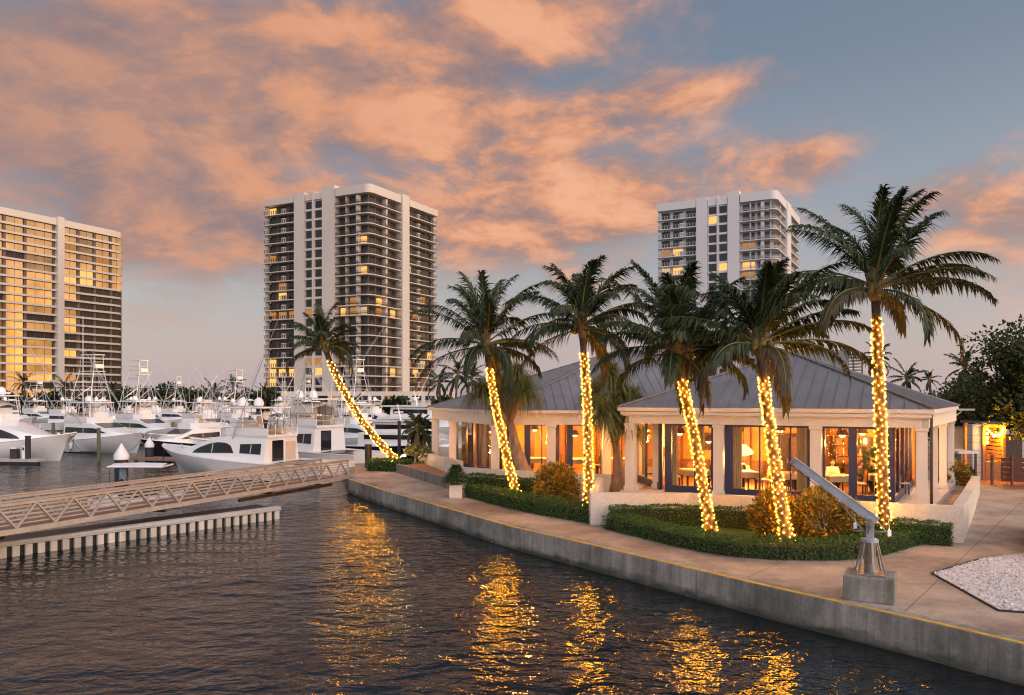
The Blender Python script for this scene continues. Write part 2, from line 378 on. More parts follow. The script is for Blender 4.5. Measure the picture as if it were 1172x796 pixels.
MT['bulb'] = emis('warm_bulb', (1, .37, .008), 410.0)
MT['bulbsoft'] = emis('warm_lamp', (1, .52, .12), 9.0)
MT['flame'] = emis('glowing_lamp', (1, .58, .14), 5.0)
MT['cord'] = mat('green_light_cord', (.02, .03, .012), .6)
MT['tower'] = mat('tower_concrete', (.60, .545, .49), .75, var=.06, scale=.05)
MT['towercool'] = mat('tower_white_concrete', (.58, .59, .62), .75, var=.05, scale=.05)
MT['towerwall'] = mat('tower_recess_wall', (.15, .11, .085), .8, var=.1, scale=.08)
MT['towerrail'] = mat('bronze_railing', (.035, .029, .026), .5, .0, var=.15, scale=.3)
MT['railcool'] = mat('grey_railing', (.30, .31, .33), .45, .2, var=.15, scale=.3)
MT['towerglass'] = mat('dark_tower_glass', (.02, .02, .022), .14, var=.4, scale=.06)
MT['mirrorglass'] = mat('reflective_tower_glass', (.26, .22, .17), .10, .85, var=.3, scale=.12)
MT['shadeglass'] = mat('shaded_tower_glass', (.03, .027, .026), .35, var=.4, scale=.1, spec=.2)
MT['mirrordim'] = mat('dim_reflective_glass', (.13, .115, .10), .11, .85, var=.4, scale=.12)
MT['litwin'] = emis('lit_window', (1, .50, .14), 1.35)
MT['litdim'] = emis('dim_lit_window', (1, .42, .12), .5)
MT['litcool'] = emis('pale_lit_window', (1, .70, .38), .7)
MT['bronze'] = mat('bronze_frame', (.06, .045, .035), .4, .4, var=.1)
MT['gravel'] = mat('white_gravel', (.66, .63, .64), .9, var=.25, scale=18, bump=1.0, bscale=60, island=.3)
MT['curtain'] = mat('cream_curtain', (.55, .42, .25), .9, var=.2, scale=9, stretch=(4, 4, .1))
MT['pot'] = mat('white_glazed_pot', (.66, .60, .55), .4, var=.1, scale=6)
MT['fencewood'] = mat('red_brown_fence', (.13, .05, .032), .7, var=.25, scale=3, stretch=(1, 1, 8))
MT['gatewood'] = mat('warm_timber', (.34, .16, .06), .6, var=.25, scale=3, stretch=(1, 1, 8))
MT['equip'] = mat('equipment_panel', (.13, .165, .20), .5, .2, var=.08)
# ------------------------------------------------------------------ water and land
def water_mat():
    m = bpy.data.materials.new('harbour_water'); m.use_nodes = True; t = m.node_tree; n = t.nodes; L = t.links; b = n['Principled BSDF']
    b.inputs['Base Color'].default_value = (.006, .010, .013, 1); b.inputs['Roughness'].default_value = .085; b.inputs['IOR'].default_value = 1.40
    g = n.new('ShaderNodeNewGeometry'); mp = n.new('ShaderNodeMapping'); mp.inputs['Rotation'].default_value = (0, 0, R(20)); mp.inputs['Scale'].default_value = (1, 1.5, 1)
    L.new(g.outputs['Position'], mp.inputs[0])
    def nz(s, dtl, dist=.0):
        q = n.new('ShaderNodeTexNoise'); q.inputs['Scale'].default_value = s; q.inputs['Detail'].default_value = dtl; q.inputs['Distortion'].default_value = dist
        q.inputs['Roughness'].default_value = .55
        L.new(mp.outputs[0], q.inputs['Vector']); return q.outputs['Fac']
    def ma(op, a, bb):
        q = n.new('ShaderNodeMath'); q.operation = op
        for i, v in enumerate((a, bb)):
            if hasattr(v, 'is_output'): L.new(v, q.inputs[i])
            else: q.inputs[i].default_value = v
        return q.outputs[0]
    # patches of calmer and of ruffled water
    patch = n.new('ShaderNodeMapRange'); patch.inputs[1].default_value = .35; patch.inputs[2].default_value = .65; patch.inputs[3].default_value = .55; patch.inputs[4].default_value = 1.15
    L.new(nz(.11, 3, .3), patch.inputs[0])
    h = ma('ADD', ma('MULTIPLY', nz(.55, 3, .5), .17), ma('ADD', ma('MULTIPLY', nz(1.7, 3, .4), .085), ma('MULTIPLY', nz(4.5, 2), .008)))
    h = ma('MULTIPLY', h, patch.outputs[0])
    bp = n.new('ShaderNodeBump'); bp.inputs['Strength'].default_value = 1.0; bp.inputs['Distance'].default_value = 1.0
    L.new(h, bp.inputs['Height']); L.new(bp.outputs[0], b.inputs['Normal'])
    return m
WL = -0.7
tag(MB().sheet([(-4000, -300), (4000, -300), (4000, 6000), (-4000, 6000)], WL).build('water', water_mat()), kind='structure')

EDGE = [Vector(p) for p in ((-8.38, 40.8), (-5.6, 35.6), (-2.92, 31.0), (0.0, 25.95), (2.57, 22.4), (5.76, 17.8), (7.98, 14.9), (8.81, 13.7), (14.0, 6.4), (24, -8))]
BACK = [(-10.4, 50.2), (2, 55), (16, 60), (26, 80), (30, 170), (-700, 185)]
land = [(p.x, p.y) for p in EDGE] + [(24, -40), (500, -40), (1500, 800), (900, 2500), (-1500, 2500), (-900, 190)] + BACK[::-1]
lb = MB(); lb.sheet(land, 0.0); lb.build('ground', MT['promenade'])
tag(bpy.data.objects['ground'], kind='structure')
# far shore soil over the concrete sheet, behind the marina
tag(MB().sheet([(-699, 187), (29, 172), (60, 170), (300, 200), (1200, 800), (800, 2400), (-1200, 2400), (-850, 190)], .01).build('far_shore', MT['sand']), kind='structure')

def offset(poly, dist):
    res = []
    for i, p in enumerate(poly):
        a = poly[max(i - 1, 0)]; b = poly[min(i + 1, len(poly) - 1)]
        t = (b - a).normalized(); res.append(p + Vector((-t.y, t.x)) * dist)     # to the left of travel = inland
    return res
sw = thing('seawall', 'long stained concrete seawall with a yellow line along its edge', 'seawall', (2.57, 22.4, 0))
full = [Vector((-10.4, 50.2))] + EDGE
o0 = offset(full, -0.02); o1 = offset(full, .42); capin = offset(full, .40)
b = MB()
for i in range(len(full) - 1):
    b.hexa([(*o0[i], -3), (*o0[i + 1], -3), (*o1[i + 1], -3), (*o1[i], -3), (*o0[i], .012), (*o0[i + 1], .012), (*o1[i + 1], .012), (*o1[i], .012)])
b.build('wall_face', MT['seawall'], sw)
b = MB(); s0 = offset(full, .02); s1 = offset(full, .15)
for i in range(1, len(full) - 1):
    b.add([(*s0[i], .0185), (*s0[i + 1], .0185), (*s1[i + 1], .0185), (*s1[i], .0185)], [(0, 1, 2, 3)])
b.build('edge_line', MT['yellow'], sw, fix=False)
# expansion joints of the wall, thin dark grooves standing in as strips of sealant
for i in range(1, len(EDGE) - 2):
    p = EDGE[i]; q = EDGE[i + 1]
    for k in (0.15, .62):
        c = p.lerp(q, k); t = (q - p).normalized(); nrm = Vector((t.y, -t.x))
        e = c + nrm * .024
        b = MB(); b.bar((e.x, e.y, -1.5), (e.x, e.y, -.02), .014, .010, (nrm.x, nrm.y, 0)); b.build('joint_sealant', MT['retaining'], sw)

# planting beds, lawn, gravel, brick path
BEDF = [gnd(692, 606), gnd(800, 632), gnd(880, 641), gnd(960, 642), gnd(1012, 636), gnd(1097, 611)]
bed = [(p.x, p.y) for p in BEDF] + [(13.1, 23.5), (6.0, 27.1), (2.9, 26.7)]
tag(MB().sheet(bed, .006).build('lawn_bed', MT['grass']), kind='structure')
BEDR = [gnd(533, 569), gnd(600, 586), gnd(677, 600)]
tag(MB().sheet([(p.x, p.y) for p in BEDR] + [(2.75, 26.8), (4.2, 32.2), (1.5, 34), (-2.0, 36.0)], .006).build('garden_bed', MT['grass']), kind='structure')
gp = [gnd(1066, 657), gnd(1143, 700), gnd(1200, 704), (13.5, 15.5, 0), (17, 19, 0), gnd(1200, 630), gnd(1172, 634), gnd(1123, 640)]
gp = [(p[0], p[1]) for p in gp]
tag(MB().sheet(gp, .008).build('gravel_bed', MT['gravel']), kind='structure')
gb = MB(); cx = sum(p[0] for p in gp) / len(gp); cyy = sum(p[1] for p in gp) / len(gp)
def inside(p, poly):
    c = False; j = len(poly) - 1
    for i in range(len(poly)):
        if (poly[i][1] > p[1]) != (poly[j][1] > p[1]) and p[0] < (poly[j][0] - poly[i][0]) * (p[1] - poly[i][1]) / (poly[j][1] - poly[i][1]) + poly[i][0]: c = not c
        j = i
    return c
for _ in range(9000):
    x = rnd.uniform(9.5, 15); y = rnd.uniform(15, 22)
    if not inside((x, y), gp): continue
    s = rnd.uniform(.018, .045); q = [Vector((rnd.uniform(-1, 1), rnd.uniform(-1, 1), rnd.uniform(-.6, .9))).normalized() * s for _ in range(4)]
    gb.add([(x + p_.x, y + p_.y, .022 + p_.z) for p_ in q], [(0, 1, 2), (0, 3, 1), (1, 3, 2), (2, 3, 0)])
tag(gb.build('gravel', MT['gravel']), 'white gravel stones spread over the bed at the path edge', 'gravel', kind='stuff')
b = MB()
for i in (0, 1, 7):
    p = gp[i]; q = gp[(i + 1) % len(gp)]; b.bar((*p, .012), (*q, .012), .04, .05)
tag(b.build('metal_edging', MT['rubber']), 'thin dark edging strip around the white gravel bed', 'edging')
tag(MB().sheet([(22.6, 36.4), (40, 36.4), (44, 48), (24.6, 48)], .006).build('brick_path', MT['brickpave']), kind='structure')

# ------------------------------------------------------------------ pavilions
def wallpath(mb, pts, z0, z1, th):
    for i in range(len(pts) - 1):
        p = Vector(pts[i][:2]); q = Vector(pts[i + 1][:2]); t = (q - p).normalized(); n_ = Vector((-t.y, t.x)) * th / 2
        a = z1[i] if hasattr(z1, '__len__') else z1; c = z1[i + 1] if hasattr(z1, '__len__') else z1
        if i: p = p - t * th * .0
        mb.hexa([(*(p - n_), z0), (*(q - n_), z0), (*(q + n_), z0), (*(p + n_), z0), (*(p - n_), a), (*(q - n_), c), (*(q + n_), c), (*(p + n_), a)])
def smoothpath(pts, k=6):
    res = []
    P = [Vector(p) for p in pts]
    for i in range(len(P) - 1):
        a = P[max(i - 1, 0)]; b_ = P[i]; c = P[i + 1]; d_ = P[min(i + 2, len(P) - 1)]
        for j in range(k):
            t = j / k
            res.append(.5 * ((2 * b_) + (c - a) * t + (2 * a - 5 * b_ + 4 * c - d_) * t * t + (3 * b_ - a - 3 * c + d_) * t ** 3))
    res.append(P[-1]); return res

def hiproof(root, eave, z, ridge, rz, seam=.46, lift=.16):
    """eave: corners in order; ridge: apex index points for each corner; each face is eave[i], eave[i+1], ridge[i+1], ridge[i]"""
    n = len(eave); top = MB(); ribs = MB(); caps = MB(); fas = MB()
    E = [Vector((p[0], p[1], z)) for p in eave]; A = [Vector((p[0], p[1], rz)) for p in ridge]
    for i in range(n):
        p, q, r, s = E[i], E[(i + 1) % n], A[(i + 1) % n], A[i]
        if (r - s).length < .05: top.add([p, q, r], [(0, 1, 2)])
        else: top.add([p, q, r, s], [(0, 1, 2, 3)])
        t = (q - p).normalized(); L_ = (q - p).length
        nn = t.cross(((s + r) / 2) - p).normalized(); nn = nn if nn.z > 0 else -nn
        up = nn.cross(t).normalized(); up = up if up.z > 0 else -up
        def uv(P_): return (P_ - p).dot(t), (P_ - p).dot(up)
        us, vs2 = uv(s); ur, vr = uv(r)
        k = seam * .6
        while k < L_:
            if k < us: h = vs2 * k / us if us > 1e-6 else vs2
            elif k > ur: h = vr * (L_ - k) / max(1e-6, L_ - ur)
            else: h = lerp(vs2, vr, (k - us) / max(1e-6, ur - us))
            if h > .1:
                a = p + t * k + nn * .02; ribs.bar(a, a + up * h, .03, .035, nn)
            k += seam
        caps.bar(p + nn * .03, s + nn * .03, .20, .06, (0, 0, 1))
        fas.hexa([Vector((*(p.xy), z - lift)), Vector((*(q.xy), z - lift)), Vector((*(q.xy.lerp(r.xy, .02)), z - lift)), Vector((*(p.xy.lerp(s.xy, .02)), z - lift)),
                  p - Vector((0, 0, .012)), q - Vector((0, 0, .012)), Vector((*(q.xy.lerp(r.xy, .02)), z - .012)), Vector((*(p.xy.lerp(s.xy, .02)), z - .012))])
    seen = []
    for i in range(n):
        a, b2 = A[i], A[(i + 1) % n]
        if (a - b2).length > .05 and not any((a - y).length < .01 and (b2 - x).length < .01 for x, y in seen): seen.append((a, b2)); caps.bar(a + Vector((0, 0, .03)), b2 + Vector((0, 0, .03)), .22, .07)
    ro = top.build('roof', MT['roof'], root)
    ribs.build('standing_seam', MT['roof'], ro); caps.build('ridge_cap', MT['ridge'], ro); fas.build('gutter', MT['trim'], ro)
    return ro
def column(root, p, z0, z1, wd=.38):
    q = Vector((p[0], p[1], 0)); b = MB(); ang = COLROT
    b.box((q.x, q.y, (z0 + z1) / 2), (wd, wd, z1 - z0), ang)
    b.box((q.x, q.y, z0 + .09), (wd + .08, wd + .08, .18), ang); b.box((q.x, q.y, z1 - .06), (wd + .07, wd + .07, .12), ang)
    return b.build('column', MT['trim'], root, bevel=.008)
def window(root, p, q, z0, z1, mull=(), wd=.10, left=None, right=None, sill=.28):
    """one glazed bay between p and q: navy frame, pane"""
    p = Vector((p[0], p[1], 0)); q = Vector((q[0], q[1], 0)); t = (q - p).normalized(); L_ = (q - p).length
    b = MB(); zz = Vector((0, 0, 1)); n_ = Vector((-t.y, t.x, 0))
    lw, rw = left or wd, right or wd
    b.bar(p + t * lw / 2 + zz * z0, p + t * lw / 2 + zz * z1, lw, .12, n_)
    b.bar(q - t * rw / 2 + zz * z0, q - t * rw / 2 + zz * z1, rw, .12, n_)
    b.bar(p + t * lw + zz * (z0 + sill / 2), q - t * rw + zz * (z0 + sill / 2), .12, sill); b.bar(p + t * lw + zz * (z1 - .04), q - t * rw + zz * (z1 - .04), .12, .08)
    for m_, mw in mull:
        c = p + t * (L_ * m_); b.bar(c + zz * (z0 + sill), c + zz * (z1 - .08), mw, .10, n_)
    fr = b.build('window', MT['navy'], root)
    g = MB(); a = p + t * lw; c = q - t * rw
    g.bar(a + zz * (z0 + sill + (z1 - z0 - sill) / 2 - .04), c + zz * (z0 + sill + (z1 - z0 - sill) / 2 - .04), .02, z1 - z0 - sill - .08)
    g.build('pane', MT['glass'], fr); return fr

# --- front pavilion
A_, B_, C_, D_ = Vector((4.81, 32.26)), Vector((14.15, 27.5)), Vector((19.5, 35.4)), Vector((7.2, 43.0))
u1 = (B_ - A_).normalized(); n1_ = Vector((-u1.y, u1.x)); v1 = (C_ - B_).normalized()
COLROT = math.atan2(u1.y, u1.x)
FL, BT, EV = .47, 3.19, 3.84
fp = thing('restaurant_pavilion', 'nearer white dining pavilion with grey hip roof and large glowing windows', 'building', (A_.x, A_.y, 0))
ov = .42
EAVE = [A_ - u1 * ov - n1_ * ov, B_ + u1 * ov * .9 - n1_ * ov, C_ + Vector((.55, .35)), D_ + Vector((-.3, .5))]
APEX = at(905, 404, 34.6)
rf = hiproof(fp, EAVE, EV, [APEX.xy] * 4, APEX.z)
pl = [A_ - u1 * .35 - n1_ * .33, B_ + u1 * .33 - n1_ * .33, C_ + Vector((.3, .1)), D_ + Vector((-.2, .2))]
MB().prism([p[:] for p in pl], 0.0, FL).build('plinth', MT['white'], fp)
b = MB(); wallpath(b, [A_, B_], BT, EV - .17, .46); wallpath(b, [B_, C_], BT, EV - .17, .44); wallpath(b, [C_, D_], BT, EV - .17, .46); wallpath(b, [D_, A_], BT, EV - .17, .44)
bm_ = b.build('beam', MT['trim'], fp)
b = MB(); wallpath(b, [A_ - n1_ * .26 - u1 * .26, B_ - n1_ * .26 + u1 * .26], BT + .30, BT + .34, .07); wallpath(b, [A_ - n1_ * .30 - u1 * .3, B_ - n1_ * .30 + u1 * .3], EV - .30, EV - .18, .16)
b.build('moulding', MT['trim'], bm_)
fc = [A_, atx(823, 30.65).xy, atx(934, 29.05).xy, B_]
for p in fc[:3]: column(fp, p, FL, BT)
column(fp, B_, FL, BT, .36)
for k in (.36, .68, 1.0): column(fp, B_.lerp(C_, k), FL, BT, .27)
for k in (.33, .66): column(fp, A_.lerp(D_, k), FL, BT, .38)
gin = n1_ * .06
GL = Vector((6.1, 31.75)); GR = atx(1022, 27.95).xy
SIDE = atx(1049.5, 36.2).xy
LG = Vector((5.55, 36.6))
column(fp, Vector((6.02, 32.9)), FL, BT, .34)
window(fp, GL, fc[1] - u1 * .215 + gin, FL, BT, [(.62, .05)], .09, .28, .09)
window(fp, fc[1] + u1 * .215 + gin, fc[2] - u1 * .215 + gin, FL, BT, [(.42, .045), (.66, .04), (.78, .05)], .09, .30, .09)
window(fp, fc[2] + u1 * .215 + gin, GR, FL, BT, [(.44, .28)], .09, .09, .16)
sp = [GR.lerp(SIDE, k) for k in (0, .34, .67, 1)]
for i in range(3): window(fp, sp[i], sp[i + 1], FL, BT, [(.5, .10)], .14)
window(fp, LG, Vector((6.05, 32.4)), FL, BT, [(.5, .10)], .12)
# room behind the glass
ci = MB(); ci.prism([(5.2, 32.6), (13.6, 28.3), (18.6, 36.0), (8.4, 41.5)], BT + .02, BT + .08); ci.build('room_ceiling', MT['ceil'], fp)
RB0, RB1 = Vector((7.6, 38.3)), Vector((17.2, 34.0))
wl = MB(); wallpath(wl, [RB0, RB1], FL, BT, .15); wallpath(wl, [RB1, Vector((18.3, 36.0))], FL, BT, .15)
wl.build('back_wall', MT['ochre'], fp)
for k in (.06, .3, .36, .62, .68, .93):
    c = RB0.lerp(RB1, k) - Vector((.2, .25)); wl = MB(); wl.box((c.x, c.y, (FL + BT) / 2), (.16, .5, BT - FL), COLROT); wl.build('timber_pier', MT['wood'], fp)
wl = MB(); wallpath(wl, [RB0.lerp(RB1, .02) - Vector((.12, .2)), RB0.lerp(RB1, .98) - Vector((.12, .2))], FL, FL + .85, .06); wl.build('wainscot', MT['wood'], fp)
for k, (wd_, h_) in {.18: (1.0, .8), .5: (1.3, .9), .8: (1.0, .7)}.items():
    c = RB0.lerp(RB1, k) - Vector((.09, .16)); MB().box((c.x, c.y, 2.15), (wd_, .05, h_), COLROT).build('wall_panel', MT['darkwood'], fp)
tag(MB().sheet([(5.3, 32.9), (13.5, 28.6), (18.0, 35.6), (8.3, 41)], FL + .005).build('room_floor', MT['tile'], fp))
for k, cw_ in ((.015, .5), (.16, .3), (.335, .35), (.62, .3), (.66, .35), (.97, .4)):
    p = GL.lerp(GR, k) + n1_ * .45; b = MB(); n_ = 9
    b.loft([[(*(p + u1 * (cw_ * (i / n_ - .5)) + n1_ * (.035 * (i % 2))), z) for z in (FL + .05, BT - .05)] for i in range(n_ + 1)]); b.build('curtain', MT['curtain'], fp, fix=False)
for k in range(7):
    a = GL.lerp(GR, .06 + k * .145) + n1_ * .5; b = MB(); b.bar((*a, BT - .08), (*(a + n1_ * 4.2), BT - .08), .14, .16); b.build('ceiling_beam', MT['wood'], fp)
b = MB(); p = B_ + u1 * .30 - n1_ * .02; b.tube([(*p, FL), (*p, EV - .2)], .05, 8); b.build('downpipe', MT['bronze'], fp)
# ventilator grille under the second window
c = fc[1].lerp(fc[2], .58) - n1_ * .35
b = MB()
for k in range(4): b.box((c.x, c.y, .2 + k * .06), (.34, .05, .03), COLROT)
b.build('vent_grille', MT['bronze'], fp)

# --- rear pavilion
COLROT = 0.05
RZ = 3.62
P0, P1, P2, P3 = Vector((-.80, 37.6)), Vector((-4.55, 47.2)), Vector((8.3, 50.5)), Vector((9.6, 38.4))
rp_ = thing('rear_pavilion', 'farther white pavilion with grey hip roof behind the palms', 'building', (P0.x, P0.y, 0))
e_ = [P0 + Vector((-.1, -.45)), P3 + Vector((.4, -.4)), P2 + Vector((.4, .4)), P1 + Vector((-.45, .15))]
RA = at(708, 402, 43.5)
hiproof(rp_, e_, RZ, [RA.xy, RA.xy + Vector((1.2, 0)), RA.xy + Vector((1.2, .2)), RA.xy + Vector((0, .2))], RA.z)
MB().prism([p[:] for p in (P0 + Vector((-.4, -.35)), P3 + Vector((.3, -.3)), P2, P1 + Vector((-.35, .1)))], 0, .32).build('plinth', MT['white'], rp_)
b = MB(); BR = 2.92
for p, q in ((P0, P3), (P3, P2), (P2, P1), (P1, P0)): wallpath(b, [p, q], BR, RZ - .17, .42)
b.build('beam', MT['trim'], rp_)
cols = [P0, P0.lerp(P3, .255), P0.lerp(P3, .51), P0.lerp(P3, .76), P3, P1, P1.lerp(P0, .34), P1.lerp(P2, .33), P1.lerp(P2, .66)]
for p in cols: column(rp_, p, .32, BR, .40)
# glass room set back behind the front columns
g0 = atx(600, 38.6).xy; gs = [g0, atx(640, 38.6).xy, atx(648, 38.6).xy, atx(690, 38.6).xy, atx(696, 38.6).xy, atx(735, 38.7).xy, Vector((9.1, 39.0))]
window(rp_, gs[0], gs[1], .32, BR, [(.5, .06)], .12, .30, .28, .2)
window(rp_, gs[2], gs[3], .32, BR, [(.5, .06)], .12, .32, .12, .2)
window(rp_, gs[4], gs[5], .32, BR, [(.4, .06)], .12, .14, .12, .2)
window(rp_, gs[5], gs[6], .32, BR, [(.5, .1)], .12, sill=.2)
l0, l1 = atx(588, 39.4).xy, atx(521, 45.8).xy
lw = [l1.lerp(l0, k) for k in (0, .36, .42, .70, .76, 1.0)]
for i in (0, 2, 4): window(rp_, lw[i], lw[i + 1], .32, BR, [(.62, .07)], .12, .30, .2, .2)
wl = MB(); wallpath(wl, [Vector((.3, 43.6)), Vector((8.4, 44.3))], .32, BR, .15); wallpath(wl, [Vector((-2.9, 46.6)), Vector((.3, 43.6))], .32, BR, .15); wl.build('back_wall', MT['ochre'], rp_)
for k in (.1, .4, .55, .85): b = MB(); c = Vector((-2.75, 46.2)).lerp(Vector((.3, 43.2)), k); b.box((c.x, c.y, 1.6), (.25, .25, 2.6), .7); b.build('timber_pier', MT['darkwood'], rp_)
for k in (.1, .3, .34, .55, .8): 
    c = Vector((.3, 43.4)).lerp(Vector((8.4, 44.1)), k); wl = MB(); wl.box((c.x, c.y, 1.6), (.22, .3, 2.6)); wl.build('timber_pier', MT['wood'], rp_)
MB().prism([(-2.8, 46), (-.3, 38.9), (9, 39.2), (8.6, 48)], BR + .02, BR + .08).build('room_ceiling', MT['ceil'], rp_)
MB().sheet([(-2.8, 46), (-.3, 38.9), (9, 39.2), (8.6, 48)], .325).build('room_floor', MT['tile'], rp_)

# rooftop equipment screen behind the front roof
eq = thing('rooftop_screen', 'blue-grey box screen with side louvre rising behind the front pavilion roof', 'equipment', (16, 44, 0))
p, q = atx(912, 46).xy, atx(972, 46).xy
MB().prism([p[:], q[:], (q + Vector((.4, 3)))[:], (p + Vector((0, 3)))[:]], 0, at(0, 401, 46).z).build('panel', MT['equip'], eq)
b = MB(); c = q + Vector((.45, .3))
for k in range(7): b.box((c.x, c.y, at(0, 401, 46).z - .25 - k * .18), (.55, .9, .05))
for s in (-.25, .25): b.bar((c.x + s, c.y - .4, 0), (c.x + s, c.y - .4, at(0, 403, 46).z), .06, .06)
b.build('louvre', MT['bronze'], eq)

# low terrace walls
tw = MB(); path = smoothpath([(3.4, 32.0), (2.75, 28.6), (2.9, 26.62), (6.0, 26.95), (9.6, 25.2), (13.1, 23.35)], 1)
wallpath(tw, [(3.5, 31.6), (2.72, 26.62)], 0, 1.05, .26); wallpath(tw, [(2.60, 26.62), (6.0, 26.95)], 0, [1.06, 1.0], .262); wallpath(tw, [(5.9, 27.0), (13.15, 23.35)], 0, [1.0, 1.06], .26)
t1 = thing('terrace_wall', 'white low terrace wall wrapping the front pavilion behind hedge and crotons', 'low wall', (2.7, 26.6, 0))
tw.build('wall_panel', MT['white'], t1)
tw = MB(); wallpath(tw, [(13.03, 23.28), (16.9, 29.4), (20.5, 35.2)], 0, [1.06, .9, .74], .30); tw.build('return_wall', MT['white'], t1)
tag(MB().sheet([(2.9, 27), (6, 27.1), (12.9, 23.6), (20.2, 35), (19, 36), (14, 27), (4.6, 33), (3.6, 32)], .30).build('terrace_floor', MT['promenade']), kind='structure')
cw = MB(); cpth = smoothpath([(-3.1, 38.1), (-2.2, 36.9), (-.3, 35.6), (1.8, 34.5), (4.2, 33.4)], 6); wallpath(cw, cpth, 0, .98, .24)
tag(cw.build('curved_wall', MT['white'], loc=(0, 35.5, 0)), 'curved white low wall below the rear pavilion, behind the round bush', 'low wall')
lw_ = MB(); wallpath(lw_, [(-5.8, 48.3), (-4.6, 45.6), (-2.6, 40.6)], 0, .95, .25)
tag(lw_.build('porch_wall', MT['white'], loc=(-4.5, 45.5, 0)), 'white low wall in front of the left porch of the rear pavilion', 'low wall')
rw = MB(); p, q, r_ = gnd(456, 541), gnd(513, 559), gnd(531, 559)
wallpath(rw, [p.xy, q.xy], 0, .48, .22); 
tag(rw.build('planter_wall', MT['retaining'], loc=(p.x, p.y, 0)), 'dark grey low planter wall holding the red mulch bed', 'retaining wall')
tag(MB().sheet([p.xy[:], q.xy[:], (-2.4, 37.6), (-2.9, 39), (-4.9, 45.4), (-6.0, 46)], .40).build('mulch_bed', MT['mulch']), kind='structure')
# ------------------------------------------------------------------ palms
def curve3(p0, p1, bow, n=14):
    p0, p1, bow = Vector(p0), Vector(p1), Vector(bow); res = []
    for i in range(n + 1):
        t = i / n; res.append(p0.lerp(p1, t) + bow * (4 * t * (1 - t)))
    return res
def on(pts, t):
    k = min(len(pts) - 2, int(t * (len(pts) - 1))); f = t * (len(pts) - 1) - k
    return pts[k].lerp(pts[k + 1], f), (pts[k + 1] - pts[k]).normalized()
def frond(mb, rb, org, azm, elv, L_, droop, nl, rg, lw=.055, lmax=.85, hang=.5, wind=Vector((0, 0, 0))):
    """one pinnate frond: rachis arching over, two rows of hanging leaflets"""
    pts = [Vector(org)]; n = 12; e = elv; a = azm; p = Vector(org)
    tw_ = rg.uniform(-.25, .25)
    for i in range(n):
        t = (i + 1) / n
        e = elv - droop * (.55 * t ** 1.3 + .55 * t ** 3.2)
        dr = Vector((math.cos(a) * math.cos(e), math.sin(a) * math.cos(e), math.sin(e))) + wind * t * t
        p = p + dr.normalized() * (L_ / n); pts.append(p.copy()); a += tw_ / n
    rb.tube(pts, [lerp(.042, .008, (i / n) ** .7) for i in range(n + 1)], 5)
    for i in range(nl):
        t = .13 + .87 * (i + rg.random() * .6) / nl
        c, dr = on(pts, min(t, .999))
        sidev = dr.cross(Vector((0, 0, 1)))
        if sidev.length < .05: sidev = Vector((math.sin(a), -math.cos(a), 0))
        sidev.normalize(); up = sidev.cross(dr).normalized()
        prof = math.sin(math.pi * min(1, .20 + .74 * t ** .9)) ** .6
        for s in (-1, 1):
            l = lmax * max(.22, prof) * rg.uniform(.65, 1.15)
            d0 = (dr * lerp(.85, 1.4, t) + sidev * s * rg.uniform(.45, .85) + up * rg.uniform(-.1, .4) + Vector((0, 0, -hang * .5))).normalized()
            d1 = (d0 * .8 + Vector((0, 0, -hang * rg.uniform(.8, 1.9))) + wind * .5).normalized()
            m_ = c + d0 * l * .5; q = m_ + d1 * l * .55
            wv = d0.cross(up); wv = (wv.normalized() if wv.length > .01 else dr) * lw * .5
            wv = (wv + dr * lw * .25)
            mb.add([c - wv * .6, c + wv * .6, m_ + wv, m_ - wv, q], [(0, 1, 2, 3), (3, 2, 4)])
